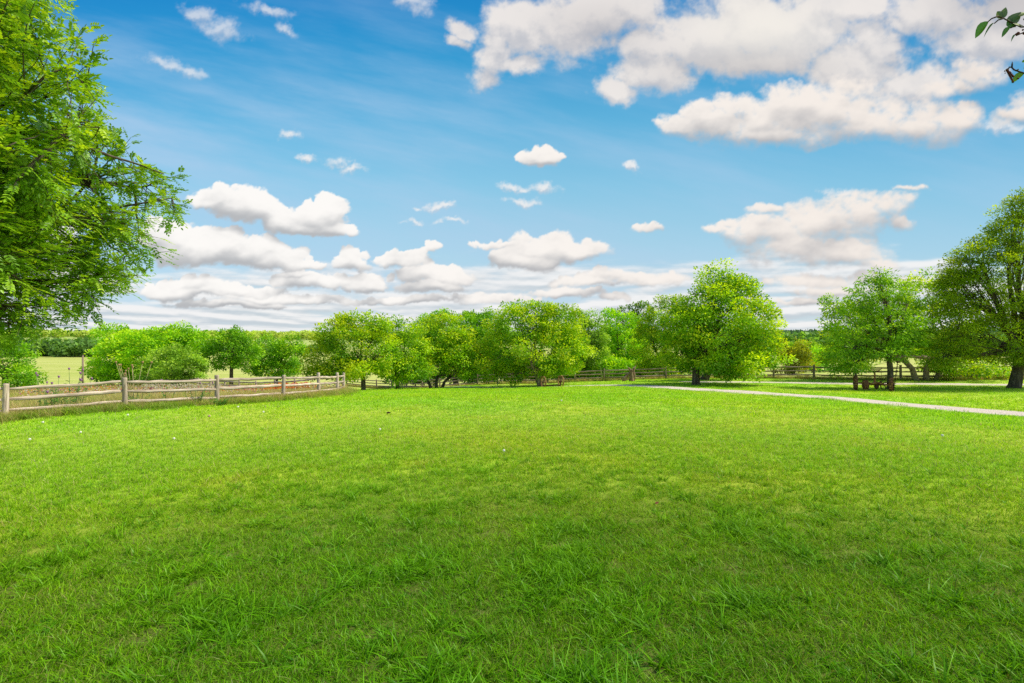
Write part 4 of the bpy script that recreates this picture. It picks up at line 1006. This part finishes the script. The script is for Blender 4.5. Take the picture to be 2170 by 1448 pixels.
# ------------------------------------------------------------------ antique horse drawn mower
def mower():
    b = at(1853, 29.9); root = empty('horse_mower', b, math.radians(-33)); root.scale = (.88, .95, 1.08); tag(root, 'rusted antique sickle mower with iron wheels and slotted seat under the feathery tree', 'mower')
    I3 = Matrix.Identity(3)
    for sx, ry, tilt in ((-1.03, .395, .10), (.92, .385, -.16)):
        w = MB(); rot = Matrix.Rotation(tilt, 3, 'Z'); c = Vector((sx, 0, ry)); w.ring(c, ry, .20, .022, rot, 36); wh = w.build('wheel', M_RUST, root)
        s_ = MB()
        for k in range(9):
            t = 2 * math.pi * k / 9; s_.tube([c + rot @ Vector((0, math.cos(t) * .05, math.sin(t) * .05)), c + rot @ Vector((0, math.cos(t) * (ry - .015), math.sin(t) * (ry - .015)))], .014, 6)
        s_.build('spokes', M_RUST, wh)
        l = MB()
        for k in range(20):
            t = 2 * math.pi * k / 20; q = c + rot @ Vector((0, math.cos(t) * (ry + .008), math.sin(t) * (ry + .008))); l.box(q, (.19, .018, .03), rot @ Matrix.Rotation(t + math.radians(0), 3, 'X'))
        l.build('cleats', M_RUST_DARK, wh)
        h = MB(); h.tube([c + rot @ Vector((-.15, 0, 0)), c + rot @ Vector((.15, 0, 0))], .06, 12); h.build('hub', M_RUST_DARK, wh)
    f = MB(); f.tube([(-1.0, 0, .40), (-.6, 0, .40), (-.2, 0, .38), (.3, 0, .36), (.9, 0, .36)], [.045, .05, .075, .06, .04], 10)
    f.tube([(-.2, -.02, .34), (.05, -.1, .46), (.35, -.12, .44), (.6, -.08, .34)], [.07, .06, .05, .05], 8)
    f.tube([(-.35, -.05, .30), (-.15, -.25, .42), (.15, -.3, .46)], .035, 8); f.build('frame', M_RUST, root, True)
    g = MB(); g.tube([(-.68, -.02, .33), (-.62, -.02, .33), (-.58, -.02, .33), (-.36, -.02, .33), (-.32, -.02, .33), (-.27, -.02, .33)], [.14, .22, .265, .265, .22, .12], 18)
    g.tube([(-.47, -.3, .33), (-.47, -.18, .33), (-.47, .2, .33)], [.10, .17, .17], 14); g.box((-.42, -.05, .06), (.45, .3, .06), None, .8); g.build('gear_case', M_RUST, root, True)
    q = MB(); q.tube([(.02, -.1, .40), (.03, -.1, .52), (.02, -.1, .56), (.02, -.12, .96)], [.11, .085, .055, .045], 8)
    q.tube([(.02, -.12, .95), (.02, -.04, 1.0), (.02, .02, 1.02)], [.05, .045, .04], 8); q.build('seat_post', M_RUST, root)
    # dished iron seat made of ribs with open slots between them
    s_ = MB(); cz = 1.10
    for k in range(15):
        t = math.pi * (k / 14.0) ; x = -math.cos(t) * .335; zr = .045 + .03 * abs(math.cos(t))
        s_.tube([(.02 + x * .28, .06, cz - .075), (.02 + x * .7, .12, cz - .03), (.02 + x, .14 - .22 * math.sin(t), cz + zr)], [.013, .013, .011], 5)
    s_.tube([(.02 - math.cos(math.pi * k / 20) * .34, .14 - .24 * math.sin(math.pi * k / 20), cz + .05 + .03 * abs(math.cos(math.pi * k / 20))) for k in range(21)], .016, 6)
    s_.tube([(.02 - math.cos(math.pi * k / 20) * .34, .14 + .05 * math.sin(math.pi * k / 20), cz + .08 - .02 * math.sin(math.pi * k / 20)) for k in range(21)], .014, 6)
    s_.tube([(.02 - math.cos(math.pi * k / 20) * .2, .1 - .14 * math.sin(math.pi * k / 20), cz - .01) for k in range(21)], .012, 6)
    s_.tube([(.02, .02, cz - .10), (.02, .02, cz - .05)], [.09, .12], 12); s_.build('seat', M_RUST_DARK, root)
    l = MB(); l.tube([(.36, -.1, .50), (.375, -.1, .9), (.36, -.1, 1.20), (.44, -.1, 1.235), (.52, -.1, 1.23)], .012, 6); l.build('lever', M_RUST_DARK, root)
    l = MB(); l.tube([(.60, 0, .42), (.63, 0, .92)], .010, 6); l.build('lever', M_RUST_DARK, root)
    c = MB(); c.box((.36, -.1, .46), (.12, .1, .18)); c.tube([(.25, -.1, .38), (.52, -.12, .46), (.66, -.12, .50), (.74, -.1, .42)], .028, 7); c.tube([(.12, -.1, .24), (.12, .1, .24)], .13, 14)
    c.tube([(.30, -.1, .34), (.40, -.15, .14), (.55, -.18, .07)], .025, 6); c.tube([(.50, -.1, .40), (.62, -.12, .22), (.60, -.15, .10)], .03, 6); c.box((.72, -.1, .46), (.12, .08, .08)); c.build('gearing', M_RUST_DARK, root)
    # cutter bar folded upright with its row of guards
    k_ = MB(); p0 = Vector((1.02, -.12, .08)); p1 = Vector((1.24, -.1, 1.60)); k_.tube([p0, p1], .020, 6)
    for i in range(15):
        p = p0.lerp(p1, (i + .5) / 15); k_.tube([p, p + Vector((.055, -.05, .015)), p + Vector((.075, -.16, .03))], [.018, .016, .004], 5); k_.box(p + Vector((-.02, 0, 0)), (.05, .02, .035))
    k_.tube([p1 + Vector((-.14, 0, .01)), p1 + Vector((.09, 0, .03))], .028, 6); k_.box(p1 + Vector((.03, 0, 0)), (.16, .04, .09)); k_.build('cutter_bar', M_RUST_DARK, root)
mower()

# ------------------------------------------------------------------ dead snag
def snag():
    b = at(1338, 42.8); root = empty('dead_snag', b); tag(root, 'bare broken tree snag with a leaning log beside the long fence', 'snag'); rn = random.Random(4)
    m_ = MB(); m_.tube([(0.02, 0, -.2), (.02, 0, .05), (.05, 0, .4), (.0, 0, .75), (-.14, 0, 1.02), (-.30, .02, 1.18)], [.26, .22, .17, .15, .09, .02], 9)
    m_.tube([(.05, 0, .35), (.12, 0, .75), (.24, 0, 1.05), (.40, 0, 1.32)], [.15, .12, .08, .015], 8); m_.tube([(.0, 0, .7), (.05, -.1, .9), (.03, -.12, 1.05)], [.08, .06, .02], 7); m_.tube([(.2, 0, .0), (.26, -.05, .5), (.27, 0, .8)], [.1, .08, .02], 7); m_.build('trunk', M_SNAG, root, True)
    m_ = MB(); m_.tube([(-.78, -.05, .05), (-.6, -.05, .22), (-.4, -.03, .42), (-.2, 0, .62), (-.06, 0, .78)], [.13, .16, .13, .10, .05], 8); m_.tube([(-.75, -.1, .0), (-.5, -.15, .12), (-.3, -.15, .16)], [.06, .07, .03], 7); m_.build('leaning_log', M_SNAG, root, True)
snag()
# lone pole in the hay field and far mast
def pole(px, Y, h, r, label, mat):
    b = at(px, Y); root = empty('pole', b); tag(root, label, 'pole'); m_ = MB(); m_.tube([(0, 0, -.3), (0, 0, h * .5), (.02, 0, h)], [r, r * .92, r * .8], 8); m_.build('shaft', mat, root, True)
    c = MB(); c.tube([(.02, 0, h), (.02, 0, h + .04)], [r * .95, r * .5], 8); c.build('cap', M_RUST_DARK, root); return root
pole(175, 50, 3.4, .09, 'plain wooden pole standing alone in front of the hay field', M_FENCE_FAR if False else M_BARK_PALE)

# ------------------------------------------------------------------ thistles and leafy weeds by the garden fence
M_THISTLE = noise_mat('thistle_purple', [(.3, (.22, .07, .22)), (.7, (.50, .22, .48))], 40, 3, .8)
M_DRYHEAD = noise_mat('dry_seed_head', [(.3, (.25, .14, .06)), (.7, (.60, .40, .20))], 40, 3, .9)
M_STEM = noise_mat('weed_stem', [(.3, (.09, .15, .04)), (.7, (.24, .32, .12))], 15, 3, .8)
M_STEM_DRY = noise_mat('dry_stem', [(.3, (.28, .24, .10)), (.7, (.50, .44, .22))], 15, 3, .9)
def thistle(label, px, Y, heads, h, spread, leafy, seed, dry=False, group=None):
    rn = random.Random(seed); rs = np.random.RandomState(seed); b = at(px, Y); root = empty('thistle', b); tag(root, label, 'thistle', group)
    st = MB(); LP, LA, LN, LL, LCc = [], [], [], [], []
    for i in range(heads):
        x, y = rn.uniform(-1, 1) * spread, rn.uniform(-.3, .3); hh = h * rn.uniform(.72, 1.05); q = [Vector((x * .35, y * .5, -.05)), Vector((x * .55, y * .7, hh * .5)), Vector((x, y, hh))]
        st.tube(q, [.011, .009, .006], 5)
        hd = MB(); c = q[-1]; r = .032 * rn.uniform(.8, 1.2); hd.tube([c + Vector((0, 0, -.01)), c + Vector((0, 0, .015)), c + Vector((0, 0, .035)), c + Vector((0, 0, .06))], [r * .4, r * .95, r * .75, r * 1.15], 9)
        hd.build('flower_head', M_DRYHEAD if (dry and rn.random() < .75) else M_THISTLE, root, True)
        for j in range(leafy):
            t = rn.uniform(.05, .75); p = q[0].lerp(q[1], t * 2) if t < .5 else q[1].lerp(q[2], t * 2 - 1); a = rn.uniform(0, 6.28)
            LP.append(tuple(p)); LA.append((math.cos(a), math.sin(a), rn.uniform(-.1, .7))); LN.append((rn.uniform(-.4, .4), rn.uniform(-.4, .4), 1)); LL.append(rn.uniform(.12, .26) * (1.1 - t * .6)); LCc.append(np.array([.08, .22, .035]) * rn.uniform(.8, 1.6))
    st.build('stem', M_STEM_DRY if dry else M_STEM, root)
    if LP:
        LL = np.array(LL); link('foliage', leaves_mesh('foliage', np.array(LP), np.array(LA), np.array(LN), LL, LL * .28, np.array(LCc), six=True), M_LEAF, root)
thistle('purple thistle nearest the leftmost post, rising above the top rail', 88, 16.6, 3, 1.25, .45, 12, 1)
thistle('purple thistle cluster above the top rail midway between the first two posts', 152, 17.3, 6, 1.42, .5, 16, 2)
thistle('short thistle with two heads just left of the thistle cluster', 118, 17.0, 2, 1.12, .3, 14, 3)
thistle('dry tan thistle stems crowded just right of the second fence post', 283, 18.2, 12, 1.55, .55, 5, 4, dry=True)
thistle('thistle with a single purple head low behind the middle rails of the first bay', 90, 15.9, 1, .72, .05, 12, 5)
thistle('small thistle behind the rails of the second bay', 350, 19.4, 3, .95, .7, 8, 6)
thistle('small thistle near the third fence post', 438, 20.6, 2, .85, .4, 8, 7)
def weed(label, px, Y, h, spread, n, seed, c=(.09, .27, .04)):
    rn = random.Random(seed); b = at(px, Y); root = empty('weed', b); tag(root, label, 'weed'); st = MB(); LP, LA, LN, LL, LC_ = [], [], [], [], []
    for i in range(n):
        x, y = rn.uniform(-1, 1) * spread, rn.uniform(-.3, .3); hh = h * rn.uniform(.6, 1.05); q = [Vector((x * .4, y * .5, -.05)), Vector((x * .7, y * .7, hh * .5)), Vector((x, y, hh))]; st.tube(q, [.009, .007, .004], 4)
        for j in range(26):
            t = j / 26; p = q[0].lerp(q[1], t * 2) if t < .5 else q[1].lerp(q[2], t * 2 - 1); a = j * 2.4
            LP.append(tuple(p)); LA.append((math.cos(a), math.sin(a), rn.uniform(-.1, .6))); LN.append((rn.uniform(-.4, .4), rn.uniform(-.4, .4), 1)); LL.append(rn.uniform(.08, .15) * (1.15 - t * .6)); LC_.append(np.array(c) * rn.uniform(.7, 1.6))
    LL = np.array(LL); st.build('stem', M_STEM, root); link('foliage', leaves_mesh('foliage', np.array(LP), np.array(LA), np.array(LN), LL, LL * .36, np.array(LC_), six=True), M_LEAF, root)
weed('tall leafy green weed behind the first bay of the grey fence, left of its twin', 118, 16.3, .85, .42, 11, 21)
weed('tall leafy green weed behind the first bay of the grey fence, nearer the second post', 150, 16.8, .95, .35, 11, 22)
weed('leafy weed low behind the rails right of the second post', 282, 17.9, .48, .5, 12, 23)
weed('leafy weed poking through the rails left of the third post', 412, 18.7, .72, .4, 9, 24)
weed('low spreading weed clump at the foot of the third post', 452, 19.0, .34, .7, 16, 25)
weed('small yellow green weed at the foot of the post before the corner', 680, 24.8, .42, .12, 5, 26, (.3, .42, .03))
weed('pale tall weeds growing up through the far fence left of the snag', 1282, 47.2, 1.35, .5, 14, 27, (.26, .30, .08))

# ------------------------------------------------------------------ clover heads, fallen leaves in the lawn
M_WHITE = noise_mat('clover_white', [(.3, (.80, .78, .72)), (.7, (.92, .90, .86))], 60, 2, .8)
M_PINKISH = noise_mat('clover_pink', [(.3, (.40, .20, .22)), (.7, (.65, .45, .45))], 60, 2, .8)
proto_f = None
def clover(px, py, label, mat=None, s=1.0):
    s = s * .72
    p = hit(px, py); root = empty('clover_flower', p); tag(root, label, 'flower', 'white clover heads dotted over the lawn')
    st = MB(); st.tube([(0, 0, -.01), (.004, 0, .05 * s), (0, 0, .095 * s)], .0016, 4); st.build('stem', M_STEM, root)
    h = MB(); h.tube([(0, 0, .088 * s), (0, 0, .1 * s), (0, 0, .112 * s)], [.004 * s, .012 * s, .006 * s], 8); n = 26; rn = random.Random(px)
    for k in range(n):
        z = 1 - 2 * (k + .5) / n; a = k * 2.39996; r_ = math.sqrt(1 - z * z); d = Vector((math.cos(a) * r_, math.sin(a) * r_, z)); c = Vector((0, 0, .10 * s))
        h.tube([c + d * .004, c + d * .012 * s + Vector((0, 0, .002)), c + d * .017 * s], [.003, .0042 * s, .0015], 4)
    h.build('flower_head', mat or M_WHITE, root)
CL = [(62, 948, 'white clover head in the darker grass near the left edge, below the leftmost post', None, 2.2), (368, 946, 'white clover head in the lawn below the third fence post, nearer the second', None, 2.2), (504, 874, 'tiny white clover head close to the fence, below the fourth post', None, 2.4), (558, 886, 'tiny white clover head right of the one near the fourth post', None, 2.4),
      (443, 898, 'pinkish faded clover head beneath the third fence post', M_PINKISH, 2.8), (805, 925, 'white clover head in the lawn below the yellow tinged tree', None, 2.2), (1068, 973, 'white clover head in the middle of the lawn', None, 2.0), (1998, 940, 'white clover head far right in the lawn below the gravel track', None, 2.2),
      (90, 910, 'small white clover head just below the first fence bay', None, 2.4), (270, 893, 'small white clover head just below the second fence post', None, 2.4), (1190, 860, 'tiny white clover head in the bright grass below the wagon wheels', None, 2.6), (170, 930, 'small white clover head below the first bay, right of the leftmost', None, 2.0)]
for a_ in CL: clover(*a_)
M_BROWN = noise_mat('dry_leaf_brown', [(.3, (.20, .07, .03)), (.7, (.45, .20, .10))], 30, 3, .8)
def dead_leaf(px, py, label, s, mat):
    p = hit(px, py); me = leaves_mesh('fallen_leaf', np.array([[0, 0, .045], [0, 0, .048]]), np.array([[1, .3, .15], [1, .1, .3]]), np.array([[0, .6, .8], [.1, -.8, .6]]), np.array([s, s * .9]), np.array([s * .55, s * .5]), np.full((2, 3), .3), six=True)
    o = link('fallen_leaf', me, mat, None, p); tag(o, label, 'leaf')
dead_leaf(1388, 1077, 'reddish brown dry leaf lying on the lawn, right of the middle', .06, M_BROWN)
dead_leaf(818, 880, 'small dark dry leaf on the far lawn below the green tree', .16, M_RUST_DARK)

# ------------------------------------------------------------------ close pear twig entering at the upper right
def near_twig(name, label, pts, leaves, berries, Y0=1.45):
    P3 = lambda px, py, dy=0: Vector(((px - CX) / F * (Y0 + dy), Y0 + dy, EYE - (py - HOR) / F * (Y0 + dy)))
    b = P3(*pts[0]); root = empty(name, b); tag(root, label, 'branch')
    t = MB()
    for line in pts[1]:
        q = [P3(*p) - b for p in line]; t.tube(q, [.0022 - .0009 * i / len(q) for i in range(len(q))], 6)
    t.build('twig', M_TWIG, root, True)
    for (a, c, w, colr, twist) in leaves:
        A = P3(*a) - b; C = P3(*c) - b; d = C - A; L_ = d.length; d.normalize(); vw = Vector((0, 1, 0)); s_ = d.cross(vw).normalized(); s_ = (s_ * math.cos(twist) + vw * math.sin(twist)); nn = s_.cross(d)
        prof = [(0, .04), (.12, .55), (.3, .95), (.5, 1.0), (.7, .78), (.86, .42), (.95, .14), (1.0, .0)]; V_ = []; fs = []
        for (f, ww) in prof:
            ctr = A + d * L_ * f + Vector((0, 0, -.25 * L_ * f * f)) + Vector((0, 0, .25 * L_ * f)); h_ = L_ * w * ww * .5
            V_ += [ctr + s_ * h_ + nn * h_ * .45, ctr, ctr - s_ * h_ + nn * h_ * .45]
        for i in range(len(prof) - 1):
            for j in range(2): fs.append((i * 3 + j, i * 3 + j + 1, i * 3 + j + 4, i * 3 + j + 3))
        me = mesh_np('leaf', np.array([tuple(v) for v in V_]), [np.array(fs)], col_v=np.array(colr)[None] * np.linspace(.85, 1.15, len(V_))[:, None], smooth=True)
        link('leaf', me, M_LEAF_NEAR, root)
    for i, (x, y, r) in enumerate(berries):
        m_ = MB(); c = P3(x, y) - b; m_.tube([c + Vector((0, 0, r)), c + Vector((0, 0, r * .6)), c, c - Vector((0, 0, r * .7)), c - Vector((0, 0, r))], [r * .3, r * .8, r, r * .7, r * .2], 8); m_.build('berry', M_BERRY, root, True)
M_BERRY = noise_mat('dark_red_berry', [(.3, (.05, .012, .015)), (.7, (.20, .05, .05))], 60, 2, .5)
g1, g2, g3 = (.11, .30, .015), (.06, .17, .03), (.13, .19, .09)
near_twig('pear_branch', 'thin branch with drooping green leaves entering at the upper right edge',
  ((2200, 40), [[(2230, 60), (2190, 58), (2160, 60), (2135, 48), (2122, 41), (2110, 37)], [(2122, 42), (2112, 45), (2104, 52)], [(2112, 37), (2098, 42), (2090, 49)], [(2190, 58), (2176, 66), (2164, 72), (2150, 78)], [(2150, 56), (2142, 60), (2138, 62)]]),
  [((2092, 48), (2063, 84), .42, g1, .3), ((2103, 51), (2081, 83), .25, g2, .9), ((2123, 41), (2128, 18), .55, g3, .3), ((2124, 40), (2109, 27), .7, g3, .2), ((2136, 54), (2160, 28), .62, g3, .3), ((2132, 44), (2150, 60), .8, g2, .2), ((2138, 60), (2119, 82), .42, (.07, .22, .02), .4), ((2152, 36), (2172, 28), .5, (.2, .24, .05), .5), ((2149, 75), (2139, 92), .35, g2, .6), ((2140, 50), (2166, 58), .5, (.2, .22, .05), .9), ((2158, 40), (2140, 52), .6, g2, .5)],
  [(2168, 43, .0035), (2154, 73, .004), (2150, 75, .003), (2167, 73, .004), (2164, 66, .0025), (2172, 46, .004)])
near_twig('pear_branch', 'lower twig with one folded leaf and dark dried berries at the upper right edge',
  ((2200, 165), [[(2215, 172), (2185, 162), (2160, 155), (2146, 150), (2141, 145), (2136, 144), (2132, 152), (2134, 160)], [(2141, 145), (2142, 136)], [(2132, 148), (2126, 153)], [(2150, 152), (2155, 149)]]),
  [((2168, 157), (2140, 178), .42, (.16, .34, .012), .4), ((2172, 130), (2162, 134), .5, g1, .2), ((2185, 95), (2168, 110), .6, (.14, .24, .02), .4), ((2180, 140), (2166, 148), .6, (.15, .28, .02), .4)],
  [(2132 + i * 1.5, 152 + i * 3, .0034 - .0001 * i) for i in range(9)] + [(2136 + i * 2.0, 155 + i * 2.2, .003) for i in range(5)] + [(2145, 149, .0022), (2126, 153, .0015), (2142, 134, .0014), (2155, 168, .0026), (2127, 157, .0015)])
